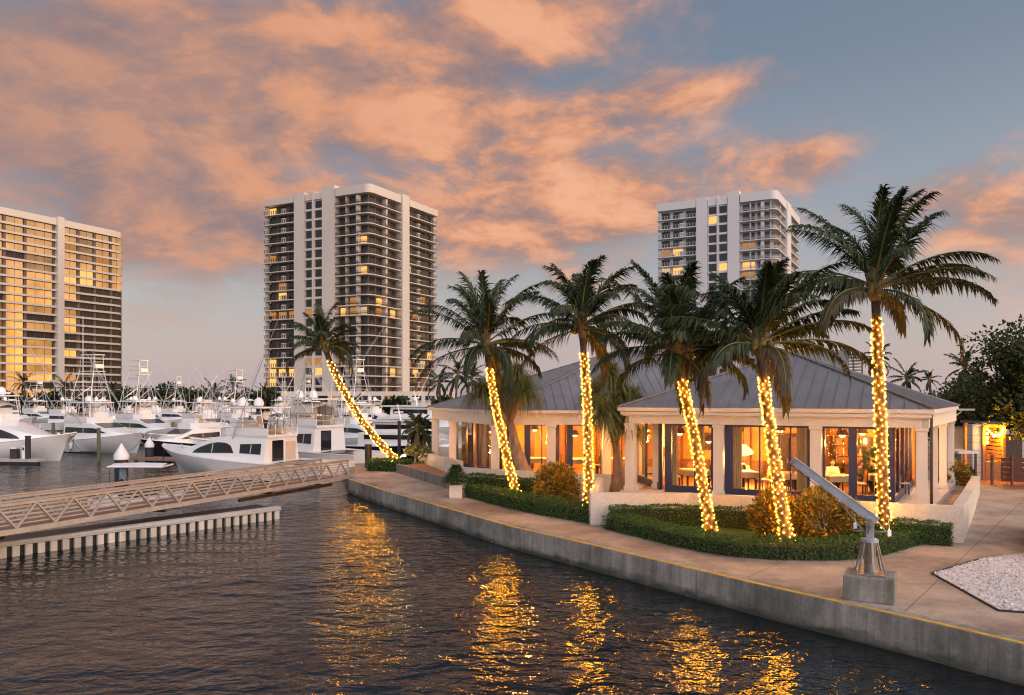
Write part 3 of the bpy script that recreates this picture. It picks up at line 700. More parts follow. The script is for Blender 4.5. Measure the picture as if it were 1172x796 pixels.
def palm(name, label, base, top, bow, r0, r1, nf, L_, seed, group=None, elev=(-4, 87), wind=(0, 0, 0), lod=1.0, coco=True, cat='palm tree', lmax=.80, extra=()):
    rg = random.Random(seed)
    root = thing(name, label, cat, (base[0], base[1], base[2]), 0, group)
    pts = curve3(base, top, bow)
    rad = [lerp(r0, r1, min(1, (i / 14) ** .6)) * (1 + .03 * math.sin(i * 2.3)) for i in range(15)]; rad[0] = r0 * 1.35; rad[1] = r0 * 1.1
    tb = MB(); tb.tube(pts, rad, 12); tb.build('trunk', MT['bark'], root, smooth=True)
    top = pts[-1]; ax = (pts[-1] - pts[-2]).normalized()
    sh = MB(); sh.tube([top - ax * .15, top + ax * .35, top + ax * .85, top + ax * 1.15], [r1 * .95, r1 * 1.55, r1 * 1.1, .03], 9)
    for k in range(9):
        aa = k * 2.4; v = Vector((math.cos(aa), math.sin(aa), 0)); sh.tube([top + ax * .15, top + ax * .4 + v * r1 * 1.3, top + ax * .75 + v * r1 * 2.2], [.05, .05, .02], 5)
    sh.build('crownshaft', MT['sheath'], root)
    if coco:
        for k in range(rg.randint(3, 6)):
            aa = rg.uniform(0, 6.3); cb = MB(); cb.ball(top + ax * rg.uniform(.1, .35) + Vector((math.cos(aa), math.sin(aa), 0)) * .3, .12, 8, 6, 1.2); cb.build('coconut', MT['coco'], root, smooth=True)
    org = top + ax * .55
    specs = []
    for k in range(nf):
        t = k / (nf - 1)
        specs.append((k * 2.39996 + rg.uniform(-.45, .45), R(lerp(elev[1], elev[0], t ** .95) + rg.uniform(-13, 11)), L_ * rg.uniform(.8, 1.12) * lerp(.86, 1.0, min(1, t * 2)), R(lerp(34, 72, t) + rg.uniform(-16, 22)), t))
    for a_, e_, l_, dr_ in extra: specs.append((R(a_), R(e_), l_, R(dr_), .6))
    for a_, e_, l_, dr_, t in specs:
        lb_ = MB(); rb = MB()
        frond(lb_, rb, org - ax * .35 * t, a_, e_, l_, dr_, int(lerp(74, 70, t) * lod), rg, .050 / max(.5, lod), lmax, lerp(.45, 1.05, t), Vector(wind))
        old = t > .9 and rg.random() < .75
        fr = lb_.build('frond', MT['frondold'] if old else MT['frond'], root, fix=False)
        rb.build('rachis', MT['rachis'], fr, fix=False)
    return root, pts, rad
bulb_me = None
def bulbs(label, pts, rad, t0, t1, n, seed, rb=.0115, group='fairy lights wrapped around palm trunks'):
    """a cord spiralling up a trunk; the bulbs nearest the camera are parts, the rest one part"""
    global bulb_me
    rg = random.Random(seed); base = on(pts, t0)[0]
    root = thing('string_lights', label, 'string lights', tuple(base), 0, group)
    turns = n / 9.0; cp = []; bl = []
    m = int(turns * 14)
    for i in range(m + 1):
        t = lerp(t0, t1, i / m); c, dr = on(pts, min(t, .999)); k = t * (len(rad) - 1); r = lerp(rad[int(k)], rad[min(int(k) + 1, len(rad) - 1)], k % 1) + .012
        a = 2 * math.pi * turns * i / m; o = dr.orthogonal().normalized(); s = dr.cross(o)
        cp.append(c + (o * math.cos(a) + s * math.sin(a)) * r)
    cb = MB(); cb.tube(cp, .008, 4, False); cb.build('cord', MT['cord'], root, fix=False)
    for i in range(n):
        t = lerp(t0, t1, (i + rg.random() * 1.6) / n); c, dr = on(pts, min(t, .999)); k = t * (len(rad) - 1); r = lerp(rad[int(k)], rad[min(int(k) + 1, len(rad) - 1)], k % 1) + .03
        a = i * 2.39996 + rg.uniform(-.35, .35); o = dr.orthogonal().normalized(); s = dr.cross(o)
        v = o * math.cos(a) + s * math.sin(a); p = c + v * r * rg.uniform(1, 1.08); view = (Vector((0, 0, EYE)) - p).normalized()
        bl.append((v.dot(view), p))
    bl.sort(key=lambda x: -x[0])
    if bulb_me is None:
        bb = MB(); bb.ball((0, 0, 0), 1.0, 6, 4, 1.25); o_ = bb.build('bulb', MT['bulb'], None, smooth=True); bulb_me = o_.data; bpy.data.objects.remove(o_)
    for i, (_, p) in enumerate(bl[:100]):
        o_ = bpy.data.objects.new('bulb', bulb_me); COL.objects.link(o_); o_.parent = root; o_.location = p - root.location; o_.scale = (rb * rg.uniform(.8, 1.25),) * 3
    rest = MB()
    for _, p in bl[100:]: rest.ball(p, rb, 6, 4, 1.25)
    if bl[100:]: tag(rest.build('bulb', MT['bulb'], root, fix=False), kind='stuff')
    return root

GP = 'coconut palms wrapped in lights along the promenade'
PALMS = [   # base px, base depth, trunk-top px, bow, radii, fronds, length, seed, label stub, t0, t1, extra fronds
    ((594, 32.0), (561, 421, 32.0), (-.12, 0, 0), .155, .115, 25, 3.3, 3, 'leftmost of the five upright palms, leaning left beside the ponytail palm', .01, .97, 170),
    ((673, 28.6), (667, 404, 28.6), (.10, 0, 0), .155, .115, 25, 3.0, 8, 'coconut palm rising behind the left end of the white terrace wall', .01, .97, 185),
    ((814, 24.6), (780, 436, 24.6), (.05, 0, 0), .155, .115, 25, 2.9, 21, 'coconut palm in front of the leftmost pavilion window, above the low hedge', .01, .97, 165),
    ((903, 22.4), (874, 432, 22.4), (-.04, 0, 0), .16, .12, 26, 3.0, 5, 'coconut palm standing in the lawn beside the croton bushes', .01, .97, 190),
    ((1013, 23.6), (1003, 366, 23.6), (.0, 0, 0), .165, .125, 27, 3.5, 14, 'tallest palm, standing directly behind the grey davit crane', .02, .97, 215)]
LL = ['fairy lights on the left leaning palm by the rear pavilion', 'fairy lights on the palm at the end of the white terrace wall', 'fairy lights on the palm before the leftmost pavilion window',
      'fairy lights on the palm beside the croton bushes', 'fairy lights on the tall palm behind the davit crane']
for i, (bs, tp, bow, r0, r1, nf, L_, sd_, lab, t0, t1, nb) in enumerate(PALMS):
    base = atx(bs[0], bs[1], .0); top = at(*tp); ext = .62; ln = (top - base).length; top = top + (top - base) / ln * ext; t1 = ln / (ln + ext)
    _, pts, rad = palm('coconut_palm', lab, base, top, bow, r0, r1, nf, L_, sd_, GP, wind=(-.10, .0, 0), extra=[(172, 20, L_ * 1.08, 46), (8, 26, L_ * 1.12, 42)] if i in (3, 4) else [(178, 12, L_ * .95, 62), (2, 14, L_ * .95, 58)])
    bulbs(LL[i], pts, rad, t0, t1, nb, sd_)
base = atx(463, 46.0, .2); top = at(373, 402, 46.0)
_, pts, rad = palm('coconut_palm', 'strongly leaning palm at the left end of the promenade by the marina', base, top, (-.35, 0, -.45), .20, .15, 22, 2.55, 33, GP, wind=(0, 0, 0))
bulbs('fairy lights on the strongly leaning palm by the marina', pts, rad, .02, .93, 170, 77, .0145)

# ------------------------------------------------------------------ hedges, bushes, other plants
def hedge(label, path, wd, h, dens, ls, name='hedge', cat='hedge', z0=0.0, matl='hedge'):
    rg = random.Random(hash(label) % 1000 if False else len(label)); P = smoothpath([Vector(p[:2]) for p in path], 4)
    mb = MB()
    for i in range(len(P) - 1):
        p, q = P[i], P[i + 1]; t = (q - p); L_ = t.length
        if L_ < 1e-3: continue
        t = t / L_; n_ = Vector((-t.y, t.x)); i_ = .09
        mb.cur = 1
        mb.hexa([(*(p - n_ * (wd / 2 - i_)), z0), (*(q - n_ * (wd / 2 - i_)), z0), (*(q + n_ * (wd / 2 - i_)), z0), (*(p + n_ * (wd / 2 - i_)), z0),
                 (*(p - n_ * (wd / 2 - i_)), h - i_), (*(q - n_ * (wd / 2 - i_)), h - i_), (*(q + n_ * (wd / 2 - i_)), h - i_), (*(p + n_ * (wd / 2 - i_)), h - i_)])
        mb.cur = 0
        cnt = int(L_ * (wd + 2 * (h - z0)) * dens)
        for _ in range(cnt):
            x = rg.uniform(-.06, L_ + .06); y = rg.uniform(-(wd / 2 + h - z0), wd / 2 + h - z0)
            c = p + t * x
            lump = .025 * math.sin(c.x * 3.1 + c.y * 2.3) + .018 * math.sin(c.x * 7.7 - c.y * 5.1)
            if abs(y) <= wd / 2: pos = Vector((*(c + n_ * y), h + lump + rg.uniform(-.04, .03))); nn = Vector((0, 0, 1))
            else:
                s = 1 if y > 0 else -1; zz = h - (abs(y) - wd / 2); pos = Vector((*(c + n_ * s * (wd / 2 + lump * .6 + rg.uniform(-.03, .03))), zz)); nn = Vector((n_.x * s, n_.y * s, .2))
            dr = Vector((rg.uniform(-1, 1), rg.uniform(-1, 1), rg.uniform(-.6, 1))) + nn * .5
            mb.leaf(pos, dr, nn + Vector((rg.uniform(-.7, .7), rg.uniform(-.7, .7), rg.uniform(-.7, .7))), ls * rg.uniform(.7, 1.3), ls * .55)
    for e, sgn in ((P[0], -1), (P[-1], 1)):
        t = (P[1] - P[0]).normalized() if sgn < 0 else (P[-1] - P[-2]).normalized(); n_ = Vector((-t.y, t.x))
        for _ in range(int(wd * (h - z0) * dens)):
            pos = Vector((*(e + n_ * rg.uniform(-wd / 2, wd / 2) + t * sgn * rg.uniform(-.03, .05)), rg.uniform(z0, h)))
            mb.leaf(pos, (rg.uniform(-1, 1), rg.uniform(-1, 1), rg.uniform(-1, 1)), (t.x * sgn, t.y * sgn, rg.uniform(-.3, .5)), ls, ls * .55)
    c = P[len(P) // 2]
    return tag(mb.build(name, [MT[matl], MT['hedgecore']], None, fix=False, loc=(c.x, c.y, z0)), label, cat)
def inset(pts, ctr, k): return [Vector((lerp(p[0], ctr[0], k), lerp(p[1], ctr[1], k))) for p in pts]
fr_ = [Vector((p.x, p.y)) for p in BEDF]; fi = offset(fr_, .45)
hedge('long clipped hedge curving along the front of the lawn below the palms', fi, .9, .42, 760, .062)
hedge('darker clipped hedge strip at the foot of the white terrace wall', [(3.3, 26.25), (6.0, 26.4), (9.0, 24.9)], .5, .62, 620, .065)
hedge('hedge strip right of the crane, against the terrace wall corner', [(10.2, 24.1), (12.6, 22.9)], .6, .60, 620, .068)
fr2 = [Vector((p.x, p.y)) for p in BEDR]; fi2 = offset(fr2, .42)
hedge('wide clipped hedge in front of the rear pavilion and round bush', fi2, .9, .50, 700, .068)
hedge('dark back row of hedge along the curved white wall', [(-1.9, 35.9), (.2, 34.3), (2.2, 33.2)], .6, .72, 330, .10)
hedge('short clipped hedge at the foot of the strongly leaning palm', [gnd(425, 538.5), gnd(468, 539.5)], 1.1, .62, 380, .11)
hedge('dark hedge end at the right edge beside the gravel', [(13.98, 20.6), (15.2, 22.6), (16.6, 25)], .6, .85, 300, .10)

def blobplant(name, label, cat, ctr, rx, ry, rz_, n, ls, matl, stems=7, group=None, seed=1, lump=.18, flat=0.0):
    rg = random.Random(seed); root = thing(name, label, cat, (ctr[0], ctr[1], max(0, ctr[2] - rz_)), 0, group)
    mb = MB(); st = MB(); b0 = Vector((ctr[0], ctr[1], max(0, ctr[2] - rz_)))
    cl = [(Vector((rg.gauss(0, 1), rg.gauss(0, 1), rg.gauss(0, 1))).normalized(), rg.uniform(.75, 1.12)) for _ in range(26)]
    for _ in range(n):
        v, k = rg.choice(cl); dv = (v + Vector((rg.gauss(0, .3), rg.gauss(0, .3), rg.gauss(0, .3)))).normalized()
        rr = k * rg.uniform(.55, 1.02) ** .5
        p = Vector((ctr[0] + dv.x * rx * rr, ctr[1] + dv.y * ry * rr, ctr[2] + dv.z * rz_ * rr))
        if p.z < .02: continue
        mb.leaf(p, dv + Vector((rg.uniform(-.8, .8), rg.uniform(-.8, .8), rg.uniform(-.3, .9))), Vector((rg.uniform(-1, 1), rg.uniform(-1, 1), 1.2)), ls * rg.uniform(.7, 1.3), ls * .56)
    for k in range(stems):
        v, kk = cl[k % len(cl)]; st.tube([b0, b0.lerp(Vector(ctr), .6) + v * rx * .2, Vector(ctr) + Vector((v.x * rx, v.y * ry, abs(v.z) * rz_)) * .7], [.03, .022, .008], 5)
    mb.build('foliage', MT[matl], root, fix=False); st.build('stem', MT['treebark'], root)
    return root
CR = 'croton bushes'
blobplant('croton_bush', 'round variegated croton bush between the two left palms', 'bush', (1.66, 31.2, .78), .95, .8, .82, 5200, .15, 'croton', 9, CR, 4)
c = atx(885, 23.4); blobplant('croton_bush', 'left yellow-leaved croton bush behind the lit palm trunk', 'bush', (c.x, c.y, .72), .72, .7, .78, 4600, .135, 'croton', 9, CR, 5)
c = atx(945, 23.2); blobplant('croton_bush', 'large orange-leaved croton bush just left of the crane', 'bush', (c.x, c.y, .74), .98, .8, .80, 6000, .135, 'croton', 9, CR, 6)
# potted plant on the promenade
pt = gnd(522, 570); po = thing('planter', 'white square planter pot with a dark shrub on the promenade', 'planter', tuple(pt))
b = MB(); b.prism([(pt.x - .27, pt.y - .27), (pt.x + .27, pt.y - .27), (pt.x + .27, pt.y + .27), (pt.x - .27, pt.y + .27)], 0, .56); b.build('pot', MT['pot'], po, bevel=.03)
b = MB(); b.box((pt.x, pt.y, .57), (.44, .44, .03)); b.build('soil', MT['soil'], po)
b = MB(); rg = random.Random(5)
for _ in range(1500):
    h = rg.random(); a = rg.uniform(0, 6.3); r = (.55 * (1 - h) + .08) * rg.uniform(.5, 1.1) * (1 if h > .15 else .8)
    p = Vector((pt.x + math.cos(a) * r, pt.y + math.sin(a) * r, .58 + h * .75)); b.leaf(p, (math.cos(a), math.sin(a), rg.uniform(-.5, .9)), (0, 0, 1), .17, .06)
b.build('foliage', MT['hedge'], po, fix=False)
b = MB(); b.tube([(pt.x, pt.y, .55), (pt.x + .02, pt.y, 1.2)], [.03, .01]); b.build('stem', MT['treebark'], po)
# shrub lit by the spot at the foot of the leaning palm
c = atx(478, 46.3); blobplant('shrub', 'small yellow-lit shrub beside the spotlight at the leaning palm', 'shrub', (c.x, c.y, .85), .75, .5, .55, 420, .24, 'ponytail', 6, None, 9)
sl = at(462, 524, 45.4); so = thing('garden_spotlight', 'bright garden spotlight at the foot of the strongly leaning palm', 'spotlight', (sl.x, sl.y, .3))
b = MB(); b.tube([(sl.x, sl.y, .3), (sl.x, sl.y, sl.z - .1)], .03); b.lathe([(.06, 0), (.11, .05), (.12, .2)], 10, (sl.x, sl.y, sl.z - .12)); b.build('housing', MT['rubber'], so)
b = MB(); b.ball((sl.x, sl.y, sl.z + .10), .09, 10, 6); b.build('lamp', emis('spot_lamp', (1, .66, .28), 300), so)

# ponytail palms: swollen grey trunk, forked, mops of strap leaves
def ponytail(label, base, forks, r0, seed, nleaf=170, L_=1.25):
    rg = random.Random(seed); root = thing('ponytail_palm', label, 'ponytail palm', tuple(base), 0, 'ponytail palms')
    b = MB(); base = Vector(base); fk = Vector(forks[0])
    b.tube([base - Vector((0, 0, .05)), base + Vector((0, 0, .35)), base.lerp(fk, .3), base.lerp(fk, .65), fk], [r0, r0 * .95, r0 * .55, r0 * .33, r0 * .26], 12)
    for h in forks[1:]: b.tube([fk - Vector((0, 0, .2)), fk.lerp(Vector(h), .5) + Vector((0, 0, .1)), Vector(h)], [r0 * .26, r0 * .2, r0 * .16], 8)
    b.build('trunk', MT['barkgrey'], root, smooth=True)
    for h in forks[1:]:
        mb = MB(); h = Vector(h)
        for _ in range(nleaf):
            a = rg.uniform(0, 6.3); e = rg.uniform(-.2, 1.45); l = L_ * rg.uniform(.7, 1.1)
            d0 = Vector((math.cos(a) * math.cos(e), math.sin(a) * math.cos(e), math.sin(e))); p = h.copy(); pr = []
            sdv = Vector((-math.sin(a), math.cos(a), 0)) * .026; dr = d0.copy()
            for k in range(6):
                wv = sdv * (1 - k / 5.5); pr.append((p - wv, p + wv)); p = p + dr * l / 5; dr = (dr + Vector((0, 0, -.52))).normalized()
            mb.add([x for y in pr for x in y], [(2 * k, 2 * k + 1, 2 * k + 3, 2 * k + 2) for k in range(5)])
        mb.build('leaf_tuft', MT['ponytail'], root, fix=False)
b0 = atx(603, 36.2, .1)
ponytail('ponytail palm with swollen trunk leaning left in front of the rear pavilion', b0, [at(583, 480, 36.6), at(552, 452, 36.4), at(592, 432, 37), at(600, 452, 36), at(570, 445, 37.3)], .62, 4, 480, 1.5)
b0 = atx(712, 33.2, .2)
ponytail('ponytail palm with thick forked trunk beside the left corner of the front pavilion', b0, [at(704, 500, 33.4), at(682, 455, 33.2), at(712, 455, 33.6), at(690, 478, 32.6), at(726, 462, 33.9), at(700, 432, 33.6), at(716, 490, 33.0)], .55, 7, 420, 1.45)
# two small fan palms at the marina edge
def smallpalm(label, base, top, seed, L_, group): palm('small_palm', label, base, top, (0, 0, 0), .10, .08, 16, L_, seed, group, elev=(-40, 70), lod=.7, coco=False, lmax=.45)
smallpalm('small straight palm on the quay left of the rear pavilion', atx(478, 47.8), at(478, 497, 47.8), 2, 1.05, 'small palms on the quay')
smallpalm('small slanting palm on the quay, touching the rear pavilion porch', atx(503, 48.2), at(487, 500, 48.2), 6, 1.05, 'small palms on the quay')

# ------------------------------------------------------------------ trees
def tree(name, label, base, h, cw_, seed, n=2600, ls=.32, matl='tree', group=None, ch=.62, clumps=34, squash=1.0):
    rg = random.Random(seed); base = Vector(base); root = thing(name, label, 'tree', tuple(base), 0, group)
    cc = base + Vector((0, 0, h * (1 - ch / 2))); tb = MB()
    tb.tube([base, base + Vector((.1, 0, h * .25)), cc - Vector((0, 0, h * .1)), cc + Vector((.1, 0, h * .2))], [h * .028, h * .022, h * .014, .02], 8)
    cl = []
    for _ in range(clumps):
        v = Vector((rg.gauss(0, 1), rg.gauss(0, 1), rg.gauss(0, .9))).normalized() * rg.uniform(.35, 1.0)
        c = cc + Vector((v.x * cw_ / 2, v.y * cw_ / 2 * squash, v.z * h * ch / 2)); cl.append((c, rg.uniform(.16, .30) * cw_ * .5))
        if len(cl) < 12: tb.tube([base + Vector((0, 0, h * rg.uniform(.2, .45))), base.lerp(c, .6) + Vector((0, 0, h * .12)), c], [h * .012, h * .008, .015], 5)
    tb.build('trunk', MT['treebark'], root)
    mb = MB()
    for _ in range(n):
        c, r = rg.choice(cl); dv = Vector((rg.gauss(0, 1), rg.gauss(0, 1), rg.gauss(0, .8))); dv = dv.normalized() * rg.random() ** .4
        p = c + dv * r * 1.25
        if p.z < .05: continue
        mb.leaf(p, dv + Vector((rg.uniform(-.7, .7), rg.uniform(-.7, .7), rg.uniform(-.6, .6))), (rg.uniform(-1, 1), rg.uniform(-1, 1), 1), ls * rg.uniform(.6, 1.35), ls * .6)
    mb.build('crown', MT[matl], root, fix=False)
    return root
GR_ = 'trees behind the gatehouse on the right'
tree('broadleaf_tree', 'large dark tree filling the right edge above the gatehouse', atx(1200, 41), 8.2, 6.8, 3, 20000, .25, 'treewarm', GR_, .88, 70)
tree('broadleaf_tree', 'wide dark tree right behind the timber gatehouse', atx(1146, 50), 5.6, 6.6, 5, 12000, .26, 'treewarm', GR_, .85, 50)
tree('broadleaf_tree', 'rounded dark tree between gatehouse and front pavilion', atx(1106, 56), 5.2, 6.2, 6, 10000, .27, 'tree', GR_, .85, 44)
tree('broadleaf_tree', 'farthest tree showing low above the pavilion eave', atx(1072, 66), 4.6, 6.5, 7, 8000, .28, 'tree', GR_, .85, 40)
tree('broadleaf_tree', 'tall ragged tree leaning in at the far right edge', atx(1226, 48), 10.2, 7.0, 8, 12000, .28, 'tree', GR_, .85, 55)
def farpalm(label, px, py, D, r, seed, group, z0=0.0, nf=15):
    base = atx(px, D, z0); top = at(px + (seed % 3 - 1) * 2, py, D)
    palm('distant_palm', label, base, top, ((seed % 5 - 2) * .15, 0, 0), .16, .12, nf, r, seed, group, elev=(-40, 75), lod=.5, coco=False, lmax=r * .24)
GFR = 'palms behind the front pavilion'
farpalm('palm just showing beside the tallest lit trunk, above the roof', 1002, 414, 75, 2.0, 41, GFR)
farpalm('palm above the roof right of the tallest lit trunk', 1040, 437, 80, 2.3, 42, GFR)
farpalm('small palm between two others over the far right trees', 1064, 438, 82, 1.2, 43, GFR)
farpalm('largest palm showing over the dark trees at right', 1103, 425, 74, 2.3, 44, GFR)
farpalm('palm crown low over the dark trees, right of the largest', 1118, 432, 84, 1.6, 45, GFR)
GFL = 'palms on the far shore'
for lab, px, py, D, r, s in (('tall slim palm standing above the far tree line', 268, 446, 175, 4.0, 51), ('bushy far palm left of the tall slim one', 245, 451, 178, 4.2, 52), ('far palm in front of the left tower near its pilaster', 72, 446, 190, 4.6, 53),
                             ('far palm before the left tower windows at the frame edge', 29, 440, 192, 3.6, 54), ('far palm at the right foot of the left tower', 128, 452, 188, 3.8, 55), ('far palm rising behind the rear pavilion left eave', 522, 431, 100, 3.6, 56),
                             ('second far palm behind the rear pavilion, nearer the central tower', 505, 440, 105, 2.8, 57), ('far palm right of the leaning trunk before the central tower', 540, 437, 108, 3.0, 58), ('small far palm at the left foot of the central tower', 301, 452, 182, 2.8, 59),
                             ('low far palm left of the central tower car park', 215, 455, 180, 3.2, 60)):
    farpalm(lab, px, py, D, r, s, GFL)
GT = 'trees along the far shore'
TS = [('far tree under the left tower at the frame edge', 8, 455, 34), ('far tree under the left tower beside a lit entrance', 52, 452, 30), ('far bushy tree left of the left tower pilaster', 100, 454, 28), ('far tree at the right end of the left tower', 150, 446, 34),
      ('far tree first in the open gap between two towers', 172, 443, 30), ('highest far tree in the gap between two towers', 190, 441, 30), ('far tree in the middle of the gap', 210, 445, 28), ('far tree just left of the tall slim palm', 232, 446, 28),
      ('far tree right below the tall slim palm', 254, 450, 28), ('far tree between the tall slim palm and the central tower', 284, 448, 26), ('far dark tree at the left foot of the central tower', 306, 452, 24), ('far low tree before the central tower entrance', 350, 456, 22),
      ('far low tree before the near corner of the central tower', 402, 457, 24), ('far low tree behind the white motor yacht', 452, 456, 24), ('far round tree against the rear pavilion eave', 507, 458, 16)]
for k, (lab, px, py, wpx) in enumerate(TS):
    D = 192 if k < 10 else 186; h = at(0, py, D).z
    tree('shore_tree', lab, atx(px, D), max(3.5, h + rnd.uniform(-.2, .6)), wpx * D / F * 1.35, 100 + k, 1500, .95, 'tree', GT, .92, 26)
# ------------------------------------------------------------------ apartment towers
def solve_t(K, e, px):
    r = (px - 586) / F; return (r * K.y - K.x) / (e.x - r * e.y)
def tower(name, label, K, e1, e2, L1, L2, nf, fh, faces, m, glassm, railm, litp, seed, z0=1.0, penthouse=(), litrows=()):
    """K near corner; faces[i] = list of (t0, t1, kind, extra height); kinds: balcony, pilaster, window"""
    rg = random.Random(seed); root = thing(name, label, 'apartment tower', (K.x, K.y, 0)); D = 2.0; top = z0 + nf * fh
    dirs = [(e1, e2), (e2, e1)]
    def P(fc, t, dp): a, n_ = dirs[fc]; return K + a * t + n_ * dp
    core = [K + e1 * D + e2 * D, K + e1 * (L1 - 1.5) + e2 * D, K + e1 * (L1 - 1.5) + e2 * L2, K + e1 * D + e2 * (L2 - 1.5)]
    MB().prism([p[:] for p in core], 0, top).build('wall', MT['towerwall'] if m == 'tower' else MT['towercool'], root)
    ws = []
    def q(mb, fc, ta, tb, d0, d1, za, zb):
        mb.hexa([(*P(fc, ta, d0), za), (*P(fc, tb, d0), za), (*P(fc, tb, d1), za), (*P(fc, ta, d1), za), (*P(fc, ta, d0), zb), (*P(fc, tb, d0), zb), (*P(fc, tb, d1), zb), (*P(fc, ta, d1), zb)])
    pb = MB()
    corner = {}
    for fc in (0, 1):
        for (ta, tb, kind, ex) in faces[fc]:
            if kind == 'pilaster':
                b = MB(); q(b, fc, ta, tb, -.25, D + .4, 0, top + ex); b.build('pilaster', MT[m], root)
            elif kind == 'corner': corner[fc] = (tb, ex)
            else:
                q(pb, fc, ta + .02, tb - .02, -.15 if kind != 'window' else .1, D + 6, top - .1, top + ex)
            if kind == 'window':
                b = MB(); q(b, fc, ta, tb, .55, D + .05, 0, top - .12); b.build('wall', MT[m], root)
                b = MB()
                for k in range(nf): q(b, fc, ta, tb, .25, .6, z0 + k * fh - .42, z0 + k * fh + .22)
                b.build('spandrel', MT[m], root)
                for k in range(nf): ws.append((fc, ta + .25, tb - .25, .5, z0 + k * fh + .3, z0 + (k + 1) * fh - .5, rg.random() < litp * .6, 3))
            if kind == 'balcony':
                for k in range(nf):
                    z = z0 + k * fh; b = MB(); q(b, fc, ta, tb, -.1, D + .05, z - .27, z); bal = b.build('balcony', MT[m], root)
                    r = MB(); [q(r, fc, lerp(ta, tb, j_ / 14) + .03, lerp(ta, tb, j_ / 14) + .33 * (tb - ta) / 14, .0, .05, z + .1, z + 1.04) for j_ in range(14)]; q(r, fc, ta + .06, tb - .06, -.02, .09, z + 1.04, z + 1.12)
                    if rg.random() < .5: tt = rg.uniform(ta + .5, tb - 1.2); q(r, fc, tt, tt + .7, .7, 1.3, z, z + rg.uniform(.6, 1.1))
                    r.build('railing', MT[railm], bal)
                    f = MB(); tm = lerp(ta, tb, .36); q(f, fc, tm - .8, tm + .8, .3, .75, z, z + 1.5); f.build('balcony_screen', MT[m], bal); f = MB(); q(f, fc, tb - 1.1, tb - .1, .9, D, z, z + fh - .28); f.build('dividing_wall', MT[m], bal)
                w_ = (tb - ta); n = max(2, round(w_ / 4.2)); st = w_ / n
                for k in range(nf):
                    for j in range(n): ws.append((fc, ta + st * j + .55, ta + st * (j + 1) - .55, D - .06, z0 + k * fh + .12, z0 + (k + 1) * fh - .55, rg.random() < litp, 2))
    if corner:
        a1, ex = corner[0]; a2, _ = corner[1]; rr = 2.0
        arc = [(a1, -.1), (rr, -.1)] + [(rr - rr * math.sin(x) - .1 * math.sin(x), rr - rr * math.cos(x) - .1 * math.cos(x)) for x in [math.pi / 2 * i / 6 for i in range(1, 6)]] + [(-.1, rr), (-.1, a2)]
        def W(s): return K + e1 * s[0] + e2 * s[1]
        inn = [(D + .05, a2), (D + .05, D + .05), (a1, D + .05)]
        for k in range(nf):
            z = z0 + k * fh; b = MB(); b.prism([W(s)[:] for s in arc + inn], z - .27, z); bal = b.build('balcony', MT[m], root)
            r = MB(); wallpath(r, [W((s[0] + .12, s[1] + .12)) for s in arc], z + .3, z + .56, .05); wallpath(r, [W((s[0] + .12, s[1] + .12)) for s in arc], z + .72, z + .82, .05); wallpath(r, [W((s[0] + .12, s[1] + .12)) for s in arc], z + 1.04, z + 1.12, .10); r.build('railing', MT[railm], bal)
            for tt in (.36, .72): f = MB(); q(f, 0, a1 * tt, a1 * tt + (.9 if tt < .5 else .25), .55, D, z, z + fh - .35); f.build('dividing_wall', MT[m], bal)
            f = MB(); q(f, 1, a2 * .55, a2 * .55 + .8, .5, D, z, z + fh - .35); f.build('dividing_wall', MT[m], bal)
        pb.prism([W((s[0], s[1]))[:] for s in arc + [(-.1, a2), (8, a2), (8, 8), (a1, 8)][1:]], top - .1, top + ex)
        for fc, L_ in ((0, a1), (1, a2)):
            w_ = L_ - D; n = max(2, round(w_ / 4.0)); st = w_ / n
            for k in range(nf):
                for j in range(n): ws.append((fc, D + st * j + .4, D + st * (j + 1) - .4, D - .06, z0 + k * fh + .12, z0 + (k + 1) * fh - .55, rg.random() < litp, 1))
    pb.build('roof_parapet', MT[m], root)
    b = MB(); b.prism([p[:] for p in (K + e1 * 4 + e2 * 4, K + e1 * (L1 - 3) + e2 * 4, K + e1 * (L1 - 3) + e2 * (L2 - 3), K + e1 * 4 + e2 * (L2 - 3))], top - .2, top + .6); b.build('roof', MT[m], root)
    for (fc, ta, tb, d0, d1, ex) in penthouse: b = MB(); q(b, fc, ta, tb, d0, d1, top, top + ex); b.build('penthouse', MT[m], root)
    ws = [(w_[:6] + ((w_[6] or (fc_k in litrows and rg.random() < .55)),) + w_[7:]) for w_ in ws for fc_k in [round((w_[4] - z0) // fh)]]
    ws.sort(key=lambda x: (not x[6], -x[7], rg.random()))
    def pane(mb, x): q(mb, x[0], x[1], x[2], x[3] - .03, x[3], x[4], x[5])
    rest = MB()
    for i, x in enumerate(ws):
        lm = MT[rg.choice(('litwin', 'litdim', 'litwin', 'litdim', 'litcool'))]
        if i < 100:
            b = MB(); pane(b, x); b.build('window', lm if x[6] else MT[glassm], root)
        else: rest.cur = 1 if x[6] else 0; pane(rest, x)
    tag(rest.build('window', [MT[glassm], MT['litdim']], root), kind='stuff')
    return root
ea, eb = Vector((-.89, .456)).normalized(), Vector((.456, .89)).normalized()
K1 = Vector((-163 * 235 / F, 235.0))
T = lambda px: solve_t(K1, ea, px); U = lambda px: solve_t(K1, eb, px)
L1, L2 = T(301), U(501)
